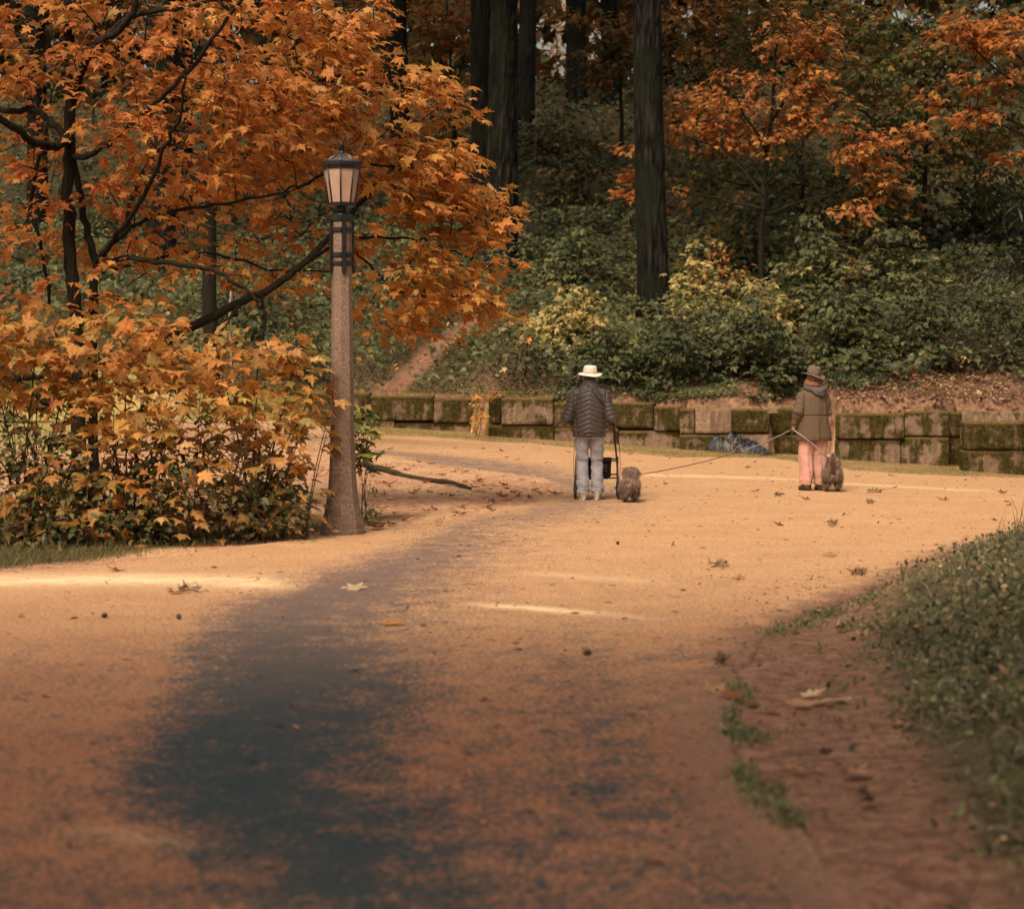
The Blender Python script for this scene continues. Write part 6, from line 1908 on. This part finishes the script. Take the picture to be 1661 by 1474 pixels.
# pine cones
M['cone'] = mat_plain('pine_cone', (.10, .062, .04), .9, 0, .5, 60, .6)
m = MB(); n_ = 14
pr = []
for i in range(15):
    t_ = i / 14
    r_ = .013 * math.sin(PI * min(.97, .1 + t_ * .9)) ** .7 * (1 + .22 * (i % 2)) + .002
    pr.append((r_, (t_ - .5) * .06))
m.lathe(pr, n_, axis='x', smooth=False)
cone_m = m.mesh('pine_cone'); cone_m.materials.append(M['cone'])
for px, py, lab in [(290, 1005, 'dark pine cone on the left of the path below the bright streak'), (170, 1003, 'smaller dark pine cone far left on the path, left of the other cone'),
                    (952, 1064, 'dark pine cone alone on the middle of the near path'), (1002, 884, 'dark pine cone on the path in front of the dog by the walker'),
                    (1340, 1225, 'dark pine cone in the dirt gully'), (1400, 1288, 'dark pine cone in the gully just behind the dark wet leaf'), (1222, 1152, 'dark pine cone among the weeds at the right edge of the path')]:
    g_ = G(px, py)
    o = bpy.data.objects.new('pine_cone', cone_m); COL.objects.link(o)
    o.location = (g_[0], g_[1], max(float(terrain(g_[0], g_[1])), .01) + .012); o.rotation_euler = (rng.uniform(0, 3), 0, rng.uniform(0, 6))
    tag(o, lab, 'pine cone')


# small conifer sprigs
def sprig(px, py, w_px, label, up=.0):
    g_ = G(px, py)
    Lw = .55 * w_px * g_[1] / F
    r_ = thing('conifer_sprig', label, 'sprig', (g_[0], g_[1], g_[2] + .012), rng.uniform(-.3, .3))
    st = MB(); st.tube(catmull([(-Lw / 2, 0, .0), (0, rng.uniform(-.04, .04), .006 + up), (Lw / 2, 0, .005)], 4), .005, 5)
    st.build('stem', M['twig'], r_)
    k_ = 46
    tt_ = rng.uniform(-.5, .5, k_)
    pos = np.column_stack([tt_ * Lw, rng.normal(0, .05, k_), .012 + up * (1 - 4 * tt_ ** 2) + rng.uniform(0, .01, k_)])
    ax = norm(np.column_stack([rng.normal(.4, .6, k_), rng.normal(0, .7, k_), rng.uniform(.1, .9, k_)]))
    V, T, C = leaves(pos, ax, norm(rng.normal(0, 1, (k_, 3)) + [0, 0, 1]), rng.uniform(.03, .075, k_), palette(k_, [(.16, .10, .05), (.20, .13, .07), (.10, .09, .045)], [1, 1, 1]), (NEEDLE[0] * [1.6, 1, 1], NEEDLE[1]))
    put('needles', tri_mesh('needles', V, T, C), M['leafg'], r_)


sprig(1418, 800, 44, 'brown conifer sprig on the path right of the dog with the raised tail', .006)
sprig(1411, 818, 18, 'small upright sprig on the path, just in front of the bigger sprig by the dog', .006)
sprig(1350, 853, 26, 'small brown sprig on the golden path below the dog with the raised tail', .006)
sprig(1168, 921, 54, 'flat brown conifer sprig lying on the middle of the path', .006)
sprig(1392, 934, 42, 'thin dark sprig on the path just before the weeds at the right', .006)
sprig(1262, 806, 18, 'tiny sprig on the path at the feet of the person in the olive coat', .006)
sprig(305, 962, 60, 'flat dark sprig on the path below the bright streak at left', .006)
sprig(798, 818, 30, 'little green-brown sprig on the dirt shoulder right of the fallen branch', .006)
sprig(1168, 1080, 30, 'short dark twig on the path left of the weeds', .006)

# ================================================================== LIGHT AND CAMERA
SUN_EL, SUN_AZ = math.radians(52), math.radians(205)     # azimuth measured from +Y (north) clockwise: behind, slightly left
w = bpy.data.worlds.new("World")
scene.world = w
w.use_nodes = True
nt = w.node_tree
nt.nodes.clear()
sky = nt.nodes.new('ShaderNodeTexSky')
sky.sky_type = 'NISHITA'
sky.sun_disc = False
sky.sun_elevation = SUN_EL
sky.sun_rotation = SUN_AZ
sky.dust_density = 6.0
sky.air_density = 1.2
warm = nt.nodes.new('ShaderNodeMix'); warm.data_type = 'RGBA'; warm.blend_type = 'MULTIPLY'
warm.inputs[0].default_value = 1.0
nt.links.new(sky.outputs[0], warm.inputs[6])
warm.inputs[7].default_value = (1.22, 1.0, .80, 1)       # overcast haze takes the blue out of the sky
bg = nt.nodes.new('ShaderNodeBackground')
bg.inputs[1].default_value = .14
outn = nt.nodes.new('ShaderNodeOutputWorld')
nt.links.new(warm.outputs[2], bg.inputs[0])
nt.links.new(bg.outputs[0], outn.inputs[0])

sl = bpy.data.lights.new('sun', 'SUN')
sl.energy = 2.7
sl.angle = math.radians(18)
sl.color = (1.0, .88, .72)
so = bpy.data.objects.new('sun', sl)
COL.objects.link(so)
dirv = Vector((math.sin(SUN_AZ) * math.cos(SUN_EL), math.cos(SUN_AZ) * math.cos(SUN_EL), math.sin(SUN_EL)))
so.rotation_euler = dirv.to_track_quat('Z', 'Y').to_euler()
so.location = (-8, -12, 30)

cam = bpy.data.cameras.new('camera')
cam.sensor_width = 36
cam.lens = 36 * F / 1661
cam.clip_end = 600
cam.clip_start = .2
cam.dof.use_dof = True
cam.dof.focus_distance = 29
cam.dof.aperture_fstop = 2.6
co = bpy.data.objects.new('camera', cam)
COL.objects.link(co)
co.location = (0, 0, HC)
co.rotation_euler = (PI / 2 - TH, 0, 0)
scene.camera = co

scene.view_settings.view_transform = 'Standard'
scene.view_settings.look = 'None'
scene.view_settings.exposure = 0
scene.view_settings.gamma = 1
scene.cycles.max_bounces = 8
scene.cycles.diffuse_bounces = 3
scene.cycles.transmission_bounces = 3
scene.cycles.use_denoising = True
